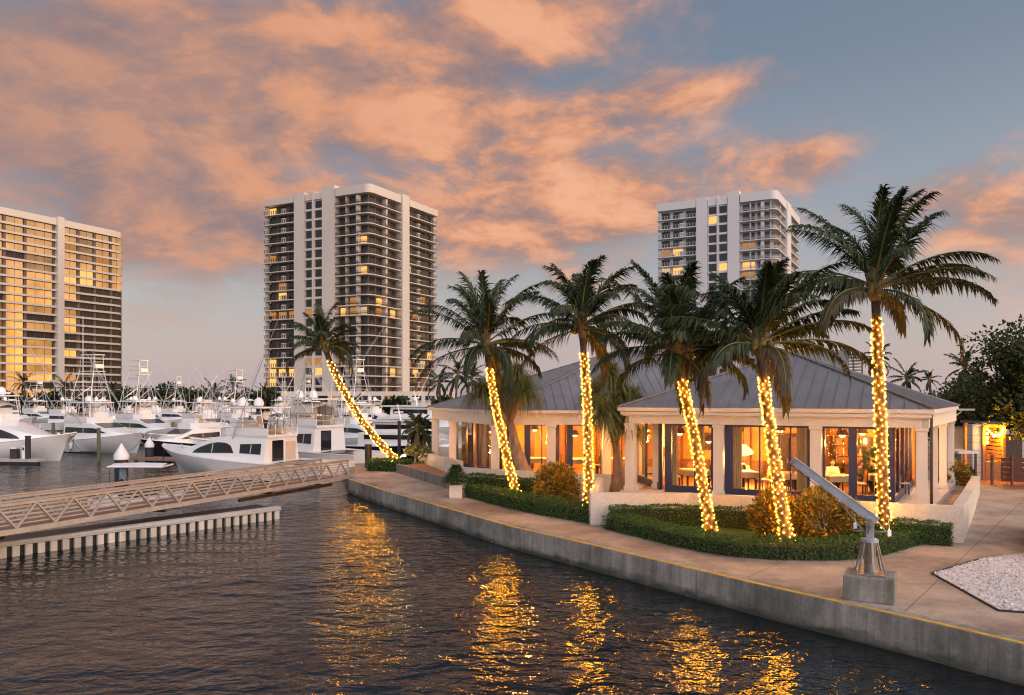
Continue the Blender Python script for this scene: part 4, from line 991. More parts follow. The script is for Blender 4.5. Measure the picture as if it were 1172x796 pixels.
tower('apartment_tower', 'tall beige tower with dark wraparound balconies behind the leaning palm', K1, ea, eb, L1, L2, 21, 3.02,
      [[(0, T(384), 'corner', 2.4), (T(383), T(369), 'pilaster', 3.4), (T(368.5), T(359), 'window', 1.8), (T(359), T(357.5), 'pilaster', 2.6), (T(357.5), T(348.5), 'window', 1.8), (T(348), T(337), 'pilaster', 2.6), (T(336.5), L1, 'balcony', 2.0)],
       [(0, U(459), 'corner', 2.4), (U(460), U(468), 'pilaster', 2.9), (U(468.5), L2, 'balcony', 2.0)]], 'tower', 'towerglass', 'towerrail', .04, 3, 1.2,
      [(0, T(375), T(345), 5, 14, 3.8)], (3, 4, 9))
K2 = Vector((303 * 243 / F, 243.0)); ec, ed = Vector((-.88, .476)).normalized(), Vector((.476, .88)).normalized()
T2 = lambda px: solve_t(K2, ec, px); U2 = lambda px: solve_t(K2, ed, px)
M1, M2 = T2(752), 44
tower('apartment_tower', 'white tower partly hidden behind the palm crowns on the right', K2, ec, ed, M1, M2, 21, 3.02,
      [[(0, T2(847), 'corner', 2.6), (T2(846), T2(833), 'pilaster', 3.6), (T2(832.5), T2(822), 'window', 2.2), (T2(822), T2(820.5), 'pilaster', 2.8), (T2(820.5), T2(810), 'window', 2.2), (T2(809.5), T2(797), 'pilaster', 2.8), (T2(796.5), M1, 'balcony', 2.4)],
       [(0, 17, 'corner', 2.6), (17.5, 25, 'pilaster', 2.9), (25.5, 44, 'balcony', 2.4)]], 'towercool', 'towerglass', 'railcool', .05, 9, 1.2,
      [(0, T2(840), T2(806), 5, 14, 3.6)], (14, 16))

# left tower: ribbon windows between white bands, a fin splitting the front
e3 = Vector((17, 35)).normalized(); n3 = Vector((e3.y, -e3.x)); S = Vector((-553 * 282 / F, 282.0))
T3 = lambda px: solve_t(S, e3, px)
lt = thing('apartment_tower', 'wide tower at the left edge with ribbon windows mirroring the golden sky', 'apartment tower', (S.x, S.y, 0))
a0, a1 = T3(-70), T3(143); fh, nf = 3.03, 22; z0 = .5; top = z0 + nf * fh
def Q(t, dp): return S + e3 * t - n3 * dp
def q3(mb, ta, tb, d0, d1, za, zb):
    mb.hexa([(*Q(ta, d0), za), (*Q(tb, d0), za), (*Q(tb, d1), za), (*Q(ta, d1), za), (*Q(ta, d0), zb), (*Q(tb, d0), zb), (*Q(tb, d1), zb), (*Q(ta, d1), zb)])
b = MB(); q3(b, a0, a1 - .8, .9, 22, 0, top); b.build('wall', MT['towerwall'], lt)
for k in range(nf + 1):
    b = MB(); z = z0 + k * fh
    pts = [Q(a0, -.2), Q(a1 - 5, -.2), Q(a1 - 2, .3), Q(a1 - .4, 1.4), Q(a1, 3.2), Q(a1, 14), Q(a0, 14)]
    b.prism([p[:] for p in pts], z - .5, z + (.22 if k < nf else 1.9)); b.build('floor_band' if k < nf else 'roof_parapet', MT['tower'], lt)
b = MB(); q3(b, T3(64.5), T3(72), -.9, 2, 0, top + 2.6); b.build('pilaster', MT['tower'], lt)
cnt = 0; rest = MB(); rg = random.Random(4)
edges = [(a0 + .4, T3(-30)), (T3(-29), T3(5)), (T3(7), T3(29)), (T3(31), T3(63)), (T3(73), T3(89)), (T3(93), T3(108)), (T3(111), T3(127)), (T3(129), T3(141))]
items = []
for k in range(nf):
    for j, (ta, tb) in enumerate(edges):
        items.append((k, j, ta, tb))
items.sort(key=lambda x: (x[1] < 2, x[1] in (2,), -x[0] if x[1] % 2 else x[0]))
for (k, j, ta, tb) in items:
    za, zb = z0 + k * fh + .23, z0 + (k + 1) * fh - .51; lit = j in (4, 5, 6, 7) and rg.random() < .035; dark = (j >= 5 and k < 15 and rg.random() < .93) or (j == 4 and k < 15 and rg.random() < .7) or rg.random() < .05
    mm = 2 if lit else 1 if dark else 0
    n = max(2, round((tb - ta) / 3.2)); mb = MB() if cnt < 100 else rest
    for s in range(n):
        mb.cur = mm if cnt >= 100 else 0
        x0 = lerp(ta, tb, s / n); x1 = lerp(ta, tb, (s + 1) / n)
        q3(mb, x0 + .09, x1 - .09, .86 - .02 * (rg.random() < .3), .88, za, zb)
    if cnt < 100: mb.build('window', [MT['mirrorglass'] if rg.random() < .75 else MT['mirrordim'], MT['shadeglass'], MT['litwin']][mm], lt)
    cnt += 1
tag(rest.build('window', [MT['mirrorglass'], MT['shadeglass'], MT['litdim']], lt), kind='stuff')
for px in (6, 30, 91, 109.5, 128): b = MB(); q3(b, T3(px) - .5, T3(px) + .5, .5, 1.0, 0, top); b.build('pier', MT['towerwall'], lt)
for px in (40, 128): b = MB(); q3(b, T3(px) - 5, T3(px) + 5, -4, 1, 0, 4.2); b.build('entrance_block', MT['tower'], lt); b = MB(); q3(b, T3(px) - 3.6, T3(px) + 3.2, -4.06, -4.02, .4, 3.4); b.build('entrance_glazing', MT['litwin'], lt)

# car park podium at the foot of the central tower, and a lit kiosk by the far docks
pk = thing('parking_podium', 'low beige podium building at the foot of the central tower', 'building', (-20, 222, 0))
p0, p1 = atx(316, 214).xy, atx(500, 214).xy
b = MB(); b.prism([p0[:], p1[:], (p1 + Vector((4, 16)))[:], (p0 + Vector((-4, 16)))[:]], 0, 5.4); b.build('wall', MT['tower'], pk)
for k in range(12):
    a = lerp(p0.x, p1.x, (k + .15) / 12); c_ = lerp(p0.x, p1.x, (k + .85) / 12); b = MB(); b.box(((a + c_) / 2, 213.96, 3.4), (c_ - a, .1, 1.7)); b.build('window', MT['towerglass'] if k % 4 else MT['litdim'], pk)
ks = at(243, 470, 176); kk = thing('dock_kiosk', 'small lit dock kiosk glowing orange under the far trees', 'kiosk', (ks.x, ks.y, 0))
b = MB(); b.box((ks.x, ks.y, 1.4), (3.6, 2.4, 2.8)); b.build('wall', MT['gatewood'], kk); b = MB(); b.box((ks.x, ks.y - 1.23, 1.6), (2.8, .06, 1.7)); b.build('window', MT['litwin'], kk)
b = MB(); b.prism([(ks.x - 2.3, ks.y - 1.7), (ks.x + 2.3, ks.y - 1.7), (ks.x + 2.3, ks.y + 1.7), (ks.x - 2.3, ks.y + 1.7)], 2.82, 3.1); b.build('roof', MT['ridge'], kk)

# ------------------------------------------------------------------ boats (length along +x = bow, z = 0 at the waterline)
XS = [-6, -4.5, -3, -1.5, 0, 1.5, 3, 4.2, 5.2, 5.8, 6.05]
HBD = [1.75, 1.85, 1.92, 1.95, 1.95, 1.88, 1.66, 1.32, .82, .36, .04]
SHR = [.92, .93, .95, 1.0, 1.08, 1.18, 1.32, 1.46, 1.60, 1.70, 1.75]
CHW = [.92, .92, .92, .90, .86, .76, .60, .42, .22, .10, .02]
CHZ = [.06, .06, .06, .06, .10, .18, .32, .50, .75, 1.0, 1.3]
def lint(xs, ys, x):
    for i in range(len(xs) - 1):
        if x <= xs[i + 1]: return lerp(ys[i], ys[i + 1], max(0, (x - xs[i]) / (xs[i + 1] - xs[i])))
    return ys[-1]
def hull_parts(root, hm, bottom=None, stripe=None):
    secs = []
    for x, h, s, c, cz in zip(XS, HBD, SHR, CHW, CHZ):
        rk = max(0, (x - 3)) / 3.05; kx = x - rk * rk * 1.25; kz = -.45 + max(0, rk - .55) * .9; cx_ = x - rk * rk * .65
        secs.append([(x, -h, s), (x - rk * .1, -h * .985, s - .12), (cx_, -h * c, cz), (kx, 0, kz), (cx_, h * c, cz), (x - rk * .1, h * .985, s - .12), (x, h, s)])
    b = MB(); b.loft(secs); b.add(secs[0], [tuple(range(7))]); hl = b.build('hull', hm, root, smooth='angle')
    b = MB()
    b.loft([[(x, -h, s + .004), (x, -h * .5, s + .06), (x, 0, s + .08), (x, h * .5, s + .06), (x, h, s + .004)] for x, h, s in zip(XS, HBD, SHR) if x > -3.2])
    b.box((-4.5, 0, .42), (2.95, 3.3, .06))
    for s in (-1, 1): b.box((-4.45, s * 1.66, .67), (2.9, .12, .50))
    b.box((-5.85, 0, .67), (.2, 3.2, .5)); b.build('deck', MT['geldeck'], root)
    b = MB()
    for s in (-1, 1): b.tube([(x, s * h, z_ + .02) for x, h, z_ in zip(XS, HBD, SHR)], .035, 5)
    b.build('gunwale', MT['gel'], root)
    b = MB()
    for s in (-1, 1): b.loft([[(x - .0, s * (lint(XS, HBD, x) * lint(XS, CHW, x) + .012), z_) for z_ in (-.05, .08)] for x in (-6, -4, -2, 0, 1, 2)])
    b.build('boot_stripe', MT['rubber'] if stripe is None else stripe, hl, fix=False)
    return hl
CSX = [-2.4, .9, 2.2, 3.4, 4.3]; CW = [1.52, 1.52, 1.40, 1.02, .45]; CZB = [.9, 1.05, 1.2, 1.35, 1.5]; CZT = [2.35, 2.38, 1.98, 1.66, 1.56]
def cside(x, z, s, off):
    w_ = lint(CSX, CW, x); zb, zt = lint(CSX, CZB, x), lint(CSX, CZT, x); k = (z - zb) / max(.05, zt - zb)
    return (x, s * (w_ * (1 - .13 * k) + off), z)
def cabin_parts(root, winpoly, mask=False, teak=True):
    secs = []
    for i in range(19):
        x = lerp(-2.4, 4.3, i / 18); w_ = lint(CSX, CW, x); zb, zt = lint(CSX, CZB, x), lint(CSX, CZT, x)
        secs.append([cside(x, zb - .1, -1, 0), cside(x, zt, -1, 0), (x, -w_ * .6, zt + .06), (x, w_ * .6, zt + .06), cside(x, zt, 1, 0), cside(x, zb - .1, 1, 0)])
    b = MB(); b.loft(secs); b.add(secs[0], [tuple(range(6))]); b.add(secs[-1], [tuple(range(6))]); cb = b.build('cabin', MT['gel'], root, smooth='angle')
    for s in (-1, 1):
        for poly in winpoly:
            xa, xb = min(p[0] for p in poly), max(p[0] for p in poly); b = MB(); secs_ = []
            for i in range(15):
                x = lerp(xa + .01, xb - .01, i / 14); zs = []
                for (x0, z0_), (x1, z1_) in zip(poly, poly[1:] + poly[:1]):
                    if (x0 - x) * (x1 - x) <= 0 and abs(x1 - x0) > 1e-6: zs.append(lerp(z0_, z1_, (x - x0) / (x1 - x0)))
                lo, hi = min(zs), max(zs); secs_.append([cside(x, lo, s, -.03), cside(x, lo, s, .022), cside(x, hi, s, .022), cside(x, hi, s, -.03)])
            b.loft(secs_, True, True); b.build('window', MT['tint'], cb)
            b = MB(); xm = lerp(xa, xb, .48); b.tube([cside(xm, 1.5, s, .03), cside(xm - .04, 2.0, s, .03)], .02, 4); b.build('mullion', MT['gel'], cb)
    if mask:
        b = MB(); b.loft([[(x, y, zt + .085) for y in (-w_, -w_ * .4, w_ * .4, w_)] for x, w_, zt in ((1.1, 1.12, 2.30), (2.0, 1.06, 2.03), (2.3, .98, 1.95))]); b.build('windscreen', MT['tint'], cb)
    b = MB(); b.box((-2.42, .35, 1.55), (.05, .9, 1.3)); b.build('cabin_door', MT['tint'], cb)
    if teak: b = MB(); b.box((-2.43, -.75, 1.5), (.05, .8, 1.2)); b.build('bulkhead', MT['cushion'], cb)
    return cb
def bridge_parts(root, hardtop=True, domes=2, canvas=False):
    fz = 2.42
    b = MB(); o = [(-2.5, -1.28), (.3, -1.26), (1.0, -.75), (1.0, .75), (.3, 1.26), (-2.5, 1.28)]
    b.prism(o, fz - .04, fz + .10)
    for i in range(5): p, q = Vector(o[i]), Vector(o[i + 1]); b.bar((*p, fz + .27), (*q, fz + .27), .07, .42)
    b.box((.2, 0, fz + .48), (.6, 1.5, .78)); fb = b.build('flybridge', MT['gel'], root)
    b = MB(); b.box((-.75, 0, fz + .55), (.5, .6, .12)); b.box((-.98, 0, fz + .85), (.10, .58, .55)); b.tube([(-.75, 0, fz), (-.75, 0, fz + .5)], .06, 6); b.build('helm_seat', MT['cushion'], fb)
    b = MB(); b.box((-.9, -1.0, fz + .35), (1.6, .35, .45)); b.build('bench', MT['cushion'], fb); b = MB(); b.box((-.9, 1.0, fz + .35), (1.6, .35, .45)); b.build('bench', MT['cushion'], fb)
    b = MB(); r = [(-2.45, -1.25), (-2.45, 1.25)]
    for z in (.38, .66): b.tube([(-2.45, -1.25, fz + z), (-2.45, 1.25, fz + z)], .022, 5)
    b.tube([(.95, -.75, fz + .8), (.3, -1.25, fz + .8), (-2.45, -1.27, fz + .8)], .02, 5); b.tube([(.95, .75, fz + .8), (.3, 1.25, fz + .8), (-2.45, 1.27, fz + .8)], .02, 5)
    for y in (-1.25, -.6, 0, .6, 1.25): b.tube([(-2.45, y, fz), (-2.45, y, fz + .68)], .018, 5)
    b.build('rail', MT['tube'], fb)
    if hardtop:
        b = MB(); b.prism([(-2.1, -1.25), (.7, -1.2), (1.0, -.8), (1.0, .8), (.7, 1.2), (-2.1, 1.25)], 4.0, 4.09); ht = b.build('hardtop', MT['gel'], root, bevel=.03)
        for x0, x1, y0, y1 in ((-2.2, -1.9, 1.25, 1.12), (-.8, -.7, 1.25, 1.12), (.7, .6, 1.25, 1.12), (.9, .75, .8, .75), (-2.2, -.75, 1.25, 1.14)):
            for s in (-1, 1): b = MB(); b.tube([(x0, s * y0, fz + .5), (x1, s * y1, 4.0)], .024, 6); b.build('support', MT['tubewhite'], ht)
        for k in range(domes): b = MB(); b.lathe([(.16, 0), (.27, .06), (.29, .22), (.22, .42), (.08, .52), (.01, .54)], 12, (-.4 + .2 * k, -.55 + 1.1 * k, 4.09)); b.build('radar_dome', MT['gel'], ht, smooth='angle')
        b = MB(); b.box((.4, 0, 4.22), (.14, 1.15, .10)); b.tube([(.4, 0, 4.05), (.4, 0, 4.2)], .06, 6); b.build('radar_scanner', MT['gel'], ht)
        b = MB()
        for x, y, h in ((-1.7, -.9, 2.8), (-1.8, .95, 3.3), (.1, -1.0, 1.9)): b.tube([(x, y, 4.05), (x - .1, y * 1.02, 4.05 + h)], [.016, .008], 4)
        b.build('antenna', MT['tubewhite'], ht)
    if canvas:
        b = MB(); b.loft([[(x, y, z) for y, z in ((-1.15, fz + .7), (-1.0, fz + 1.25 + h), (0, fz + 1.42 + h), (1.0, fz + 1.25 + h), (1.15, fz + .7))] for x, h in ((-1.9, -.15), (-1.2, .05), (-.3, .05), (.8, -.35))]); b.build('canvas_cover', MT['canvas'], fb, smooth='angle')
    return fb
def outriggers(root, lean=1.0, ln=8.0):
    for s in (-1, 1):
        a = Vector((-.2, s * 1.35, 2.3)); v = Vector((-.55, s * .22 * lean, .80)).normalized()
        b = MB(); b.tube([a, a + v * ln * .5, a + v * ln], [.035, .026, .010], 5)
        for k in (.25, .5, .75): b.bar(a + v * ln * k + Vector((.12, 0, 0)), a + v * ln * k - Vector((.12, 0, 0)), .012, .012)
        b.tube([a + v * ln * .02 + Vector((.03, 0, .1)), a + v * ln * .5 + Vector((.14, 0, .1)), a + v * ln * .98], .006, 3, False)
        b.build('outrigger', MT['tube'], root)
def tower_parts(root, zt=6.6):
    b = MB(); tp = [(-1.5, -.55), (.2, -.5), (.2, .5), (-1.5, .55)]; bt = [(-2.3, -1.25), (.6, -1.22), (.6, 1.22), (-2.3, 1.25)]
    for (x0, y0), (x1, y1) in zip(bt, tp): b.tube([(x0, y0, 2.9), (lerp(x0, x1, .5), lerp(y0, y1, .45), lerp(2.9, zt, .5)), (x1, y1, zt)], .032, 6)
    for k in (.34, .67, .9):
        ring = [(lerp(p[0], q[0], k), lerp(p[1], q[1], k), lerp(2.9, zt, k)) for p, q in zip(bt, tp)]
        b.tube(ring + [ring[0]], .022, 5)
    for i, j in ((0, 1), (3, 2), (0, 3), (1, 2)):
        for k0, k1 in ((.0, .34), (.34, .67)):
            p = Vector((lerp(bt[i][0], tp[i][0], k0), lerp(bt[i][1], tp[i][1], k0), lerp(2.9, zt, k0))); q = Vector((lerp(bt[j][0], tp[j][0], k1), lerp(bt[j][1], tp[j][1], k1), lerp(2.9, zt, k1))); b.tube([p, q], .018, 4)
    for k in range(8): z = lerp(3.6, zt, k / 8); x = lerp(-2.2, -1.5, k / 8); b.tube([(x, -.2, z), (x, .2, z)], .014, 4)
    t = b.build('tuna_tower', MT['tube'], root)
    b = MB(); b.prism([(-1.55, -.62), (.3, -.58), (.3, .58), (-1.55, .62)], zt, zt + .05); b.box((.2, 0, zt + .45), (.25, .8, .35)); b.build('platform', MT['gel'], t)
    b = MB(); b.prism([(-1.4, -.55), (.35, -.5), (.35, .5), (-1.4, .55)], zt + 1.35, zt + 1.41); b.build('sunshade', MT['gel'], t)
    b = MB()
    for p in tp: b.tube([(p[0], p[1], zt), (p[0] * .9, p[1] * .9, zt + 1.36)], .02, 4)
    for z in (.45, .8): b.tube([(-1.5, -.55, zt + z), (.2, -.5, zt + z), (.2, .5, zt + z), (-1.5, .55, zt + z), (-1.5, -.55, zt + z)], .018, 4)
    b.build('rail', MT['tube'], t)
def bowrail(root, x0=1.5):
    b = MB(); xs = [x0 + (6.0 - x0) * i / 8 for i in range(9)]
    for s in (-1, 1):
        b.tube([(x, s * max(.05, lint(XS, HBD, x) - .12), lint(XS, SHR, x) + .55) for x in xs], .02, 5)
        for x in xs[::2]: b.tube([(x, s * max(.05, lint(XS, HBD, x) - .12), lint(XS, SHR, x)), (x, s * max(.05, lint(XS, HBD, x) - .12), lint(XS, SHR, x) + .55)], .016, 4)
    b.build('bow_rail', MT['tube'], root)
WIN = [[(2.75, 1.42), (2.5, 1.60), (2.0, 1.80), (1.4, 1.98), (.8, 2.08), (.2, 2.06), (-.2, 1.85), (-.35, 1.5)], [(-.75, 1.5), (-.75, 2.0), (-2.15, 2.05), (-2.15, 1.45)]]
WINB = [[(2.6, 1.62), (1.4, 2.0), (-2.2, 2.05), (-2.2, 1.6)]]
proto = {}
def boat(kind, label, bow, stern, group='sport fishing boats moored in the marina', size=1.0):
    """bow and stern given as ground positions of the two ends at the waterline"""
    bow, stern = Vector((bow[0], bow[1])), Vector((stern[0], stern[1])); c = (bow + stern) / 2; a = math.atan2((bow - stern).y, (bow - stern).x)
    if kind not in proto:
        r = thing('fishing_boat', None, 'boat', (0, 0, 0)); o = kind.split('+')
        hull_parts(r, MT['navyhull'] if 'navy' in o else MT['gel']); cabin_parts(r, WINB if 'mask' in o else WIN, 'mask' in o, 'plain' not in o)
        bridge_parts(r, 'hardtop' in o, 1 if 'one' in o else 2, 'canvas' in o)
        for x in (-3.4, -.6): b = MB(); hw = lint(XS, HBD, x); b.lathe([(.03, -.38), (.13, -.3), (.14, .1), (.03, .2)], 8, (x, -hw - .13, .62)); b.tube([(x, -hw - .13, .8), (x, -hw + .02, 1.02)], .012, 4); b.build('fender', MT['capwhite'], r, smooth='angle')
        for k in range(5): b = MB(); b.tube([(-2.52, -1.1 + k * .55, 2.9), (-2.62, -1.1 + k * .55, 4.1 + .2 * (k % 2))], [.018, .006], 4); b.build('fishing_rod', MT['bronze'], r)
        b = MB(); b.tube([(5.7, -.3, 1.74), (6.4, -.5, 1.0), (7.3, -.9, .55)], .016, 4, False); b.build('mooring_line', MT['rubber'], r); b = MB(); b.tube([(5.2, .8, 1.64), (5.1, .95, 1.0), (4.6, 1.0, .15)], .016, 4, False); b.build('mooring_line', MT['rubber'], r)
        b = MB(); b.lathe([(.09, 0), (.09, .12), (.05, .16)], 8, (4.7, 0, 1.62)); b.build('anchor_windlass', MT['tube'], r)
        if 'rig' in o: outriggers(r)
        if 'tower' in o: tower_parts(r)
        if 'brail' in o: bowrail(r)
        proto[kind] = r; o_ = r
    else: o_ = copy_tree(proto[kind])
    tag(o_, label, 'boat', group); s = size if size != 1.0 else (bow - stern).length / 12.0
    o_.location = (c.x, c.y, WL); o_.rotation_euler = (0, 0, a); o_.scale = (s, s, s * (1.06 if 'tower' in kind else .96 if 'main' in kind else 1.1)); return o_
def xy(px, D): return atx(px, D).xy
boat('main+hardtop+rig', 'nearest white sportfishing boat with two domes, moored behind the gangway', xy(188, 51.5), xy(386, 46.6))
boat('second+hardtop+canvas+rig+plain', 'white sportfishing boat with covered flybridge left of the leaning palm foot', xy(276, 60), xy(426, 53.5), size=1.0)
boat('second+hardtop+canvas+rig+plain', 'large white boat cut off by the left frame edge, bow toward the green pile', xy(99, 60.5), xy(-100, 63), size=1.12)
boat('mid+hardtop+tower+rig+mask+one', 'white boat with tuna tower, bow right, behind the white-capped pile', xy(180, 68), xy(48, 74), size=1.02)
boat('mid+hardtop+tower+rig+mask+one', 'white boat with the tallest tuna tower, left of the navy boat', xy(214, 79), xy(116, 86), size=1.02)
boat('far+hardtop+rig+mask+one', 'white boat with dark wraparound window behind the tender', xy(282, 84), xy(192, 91), size=.95)
boat('navy+brail+mask+one', 'dark navy boat with bow rail between white-capped pile and tender', xy(172, 62), xy(262, 70), size=.86)
boat('mid+hardtop+tower+rig+mask+one', 'white boat with tuna tower behind the nearest sportfishing boat', xy(312, 92), xy(236, 98), size=.95)
boat('far+hardtop+rig+mask+one', 'white boat behind the two-domed sportfishing boat, under the central tower', xy(402, 76), xy(318, 82), size=.95)
boat('mid+hardtop+tower+rig+mask+one', 'white boat with tuna tower directly left of the leaning lit trunk', xy(452, 70), xy(372, 76), size=.98)
FB = 'far row of white boats under the trees'
for k, (lab, px, D, kd, dirn) in enumerate([('far white boat at the left frame edge under the tower', 12, 118, 'far', 1), ('far white boat in front of the lit tower entrance', 45, 128, 'mid', 1), ('far white boat below the left tower pilaster', 78, 112, 'far', 1), ('far white boat behind the green pile', 116, 124, 'second', 1),
        ('far white boat at the right foot of the left tower', 148, 122, 'far', -1), ('far white boat first under the open tree line', 176, 132, 'second', 1), ('far white boat below the highest far trees', 204, 126, 'mid', 1), ('far white boat left of the orange kiosk', 228, 140, 'far', -1),
        ('far white boat right of the orange kiosk', 256, 134, 'second', 1), ('far white boat below the tall slim palm', 284, 120, 'far', 1), ('far white boat under the left edge of the central tower', 318, 128, 'second', -1), ('far white boat under the window columns of the central tower', 352, 116, 'mid', 1),
        ('far white boat behind the leaning trunk', 398, 124, 'far', 1), ('far white boat under the near corner of the central tower', 428, 118, 'second', 1), ('far white boat under the right side of the central tower', 474, 110, 'far', -1)]):
    kk_ = {'far': 'far+hardtop+rig+mask+one', 'mid': 'mid+hardtop+tower+rig+mask+one', 'second': 'second+hardtop+canvas+rig+plain'}[kd]
    h = 22 * 13 / D * 9; boat(kk_, lab, xy(px + dirn * h * 1.1, D), xy(px - dirn * h * 1.1, D + 4), FB, .95)

def motor_yacht(label, bow, stern, hm, size):
    bow, stern = Vector(bow), Vector(stern); c = (bow + stern) / 2; a = math.atan2((bow - stern).y, (bow - stern).x)
    r = thing('motor_yacht', label, 'yacht', (0, 0, 0), 0, 'motor yachts beyond the quay'); hull_parts(r, hm)
    secs = []
    for x, w_, zb, zt in ((-4.2, 1.55, .95, 2.0), (1.2, 1.55, 1.05, 2.05), (2.6, 1.3, 1.25, 1.75), (4.0, .7, 1.5, 1.58)): secs.append([(x, -w_, zb), (x, -w_ * .93, zt), (x, w_ * .93, zt), (x, w_, zb)])
    b = MB(); b.loft(secs, False, True); dk = b.build('main_deck', MT['gel'], r, smooth='angle')
    for s in (-1, 1): b = MB(); b.bar((-3.6, s * 1.515, 1.68), (1.7, s * 1.49, 1.72), .06, .34); b.build('window', MT['tint'], dk)
    secs = [[(x, -w_, zb), (x, -w_ * .85, zt), (x, w_ * .85, zt), (x, w_, zb)] for x, w_, zb, zt in ((-3.0, 1.4, 2.02, 2.85), (.2, 1.35, 2.04, 2.85), (1.4, 1.1, 2.0, 2.3))]
    b = MB(); b.loft(secs, False, True); ud = b.build('upper_deck', MT['gel'], r, smooth='angle')
    for s in (-1, 1): b = MB(); b.bar((-2.7, s * 1.30, 2.48), (.5, s * 1.24, 2.48), .06, .36); b.build('window', MT['tint'], ud)
    b = MB(); b.prism([(-3.9, -1.45), (1.0, -1.3), (1.5, 0), (1.0, 1.3), (-3.9, 1.45)], 2.86, 2.97); b.build('roof', MT['gel'], ud)
    b = MB(); b.tube([(-1.2, 0, 2.97), (-1.5, 0, 4.2)], [.08, .03], 6); b.box((-1.4, 0, 3.6), (.12, 1.2, .08)); b.build('mast', MT['gel'], ud)
    bowrail(r, .5); r.location = (c.x, c.y, WL); r.rotation_euler = (0, 0, a); r.scale = (size,) * 3; return r
motor_yacht('dark-hulled white motor yacht behind the short hedge and leaning palm', xy(556, 61), xy(398, 66), MT['navyhull'], 1.02)
motor_yacht('white motor yacht with long dark windows above the quay palms', xy(560, 84), xy(428, 90), MT['gel'], 1.32)
motor_yacht('white-hulled yacht seen through the left porch of the rear pavilion', xy(500, 57), xy(585, 62), MT['gel'], .95)

# white tender on the navy boat's foredeck
c = at(236, 507, 65); td = thing('tender', 'white upturned-bow tender carried on the navy boat', 'dinghy', (c.x, c.y, c.z - .4), R(200))
b = MB(); secs = []
for x, h, s in ((-1.5, .62, .62), (-.6, .72, .62), (.4, .66, .70), (1.1, .42, .80), (1.55, .05, .92)): secs.append([(x, -h, s), (x, -h * .8, .2 + max(0, x) * .22), (x - .1, 0, 0 + max(0, x) * .35), (x, h * .8, .2 + max(0, x) * .22), (x, h, s)])
b.loft(secs, False, False); b.add(secs[0], [tuple(range(5))]); b.loft([[s_[0], (s_[2][0], 0, s_[0][2] + .1), s_[4]] for s_ in secs]); 
o_ = b.build('hull', MT['gel'], None, smooth='angle'); o_.parent = td
b = MB(); b.tube([(-1.5, .62, .64), (-.6, .72, .64), (.4, .66, .72), (1.1, .42, .82), (1.55, 0, .94), (1.1, -.42, .82), (.4, -.66, .72), (-.6, -.72, .64), (-1.5, -.62, .64)], .07, 6)
o_ = b.build('rubbing_strake', MT['capwhite'], None); o_.parent = td
# ------------------------------------------------------------------ gangway and docks
ga, gb2 = Vector((-9.2, 41.3, .12)), Vector((-15.7, 23.5, .29)); gdir = (gb2 - ga).normalized(); gend = ga + gdir * 25.0
gn = Vector((-gdir.y, gdir.x, 0)).normalized()
if gn.x < 0: gn = -gn                                    # towards the open basin, the side facing the camera
gw = thing('gangway', 'long beige aluminium truss gangway crossing from the left edge to the promenade', 'gangway', tuple(ga))
WD = .80
b = MB(); b.bar(ga - Vector((0, 0, .0)), gend, WD * 2 - .1, .08); b.build('deck', MT['decking'], gw)
Lg = (gend - ga).length; npan = 19
for s in (1, -1):
    o = gn * WD * s
    b = MB(); b.bar(ga + o + Vector((0, 0, .80)), gend + o + Vector((0, 0, .80)), .08, .09); b.bar(ga + o + Vector((0, 0, .875)), gend + o + Vector((0, 0, .875)), .14, .03); b.build('top_chord', MT['alum'], gw)
    b = MB(); b.bar(ga + o + Vector((0, 0, -.02)), gend + o + Vector((0, 0, -.02)), .09, .16); b.build('bottom_chord', MT['alum'], gw)
    for z in (.18, .31, .44, .57, .69):
        b = MB(); b.bar(ga + o * .93 + Vector((0, 0, z)), gend + o * .93 + Vector((0, 0, z)), .03, .035); b.build('mid_rail', MT['alum'], gw)
    for k in range(npan):
        p = ga + gdir * (Lg * k / npan) + o; q = ga + gdir * (Lg * (k + 1) / npan) + o; m_ = (p + q) / 2
        for x, y in ((p, m_), (q, m_)):
            b = MB(); b.bar(x + Vector((0, 0, .06 if x is p else .06)), y + Vector((0, 0, .77)), .055, .07, gn); b.build('brace', MT['alum'], gw)
for t in (0, .0):
    pass
b = MB()
for s in (1, -1): o = gn * WD * s; b.bar(ga + o + Vector((0, 0, -.1)), ga + o + Vector((0, 0, .89)), .09, .09)
b.bar(ga - gdir * .9 + Vector((0, 0, -.12)), ga + Vector((0, 0, -.02)), 1.5, .03); b.build('landing_plate', MT['alum'], gw)
b = MB()
for t in (.25, .5, .75):
    c = ga + gdir * Lg * t; b.bar(c - gn * WD + Vector((0, 0, -.16)), c + gn * WD + Vector((0, 0, -.16)), .10, .12)
b.bar(ga + gn * .45 + gdir * 1.0 + Vector((0, 0, -.32)), ga + gn * .45 + gdir * 8 + Vector((0, 0, -.32)), .10, .14); b.build('floor_beam', MT['darkwood'], gw)

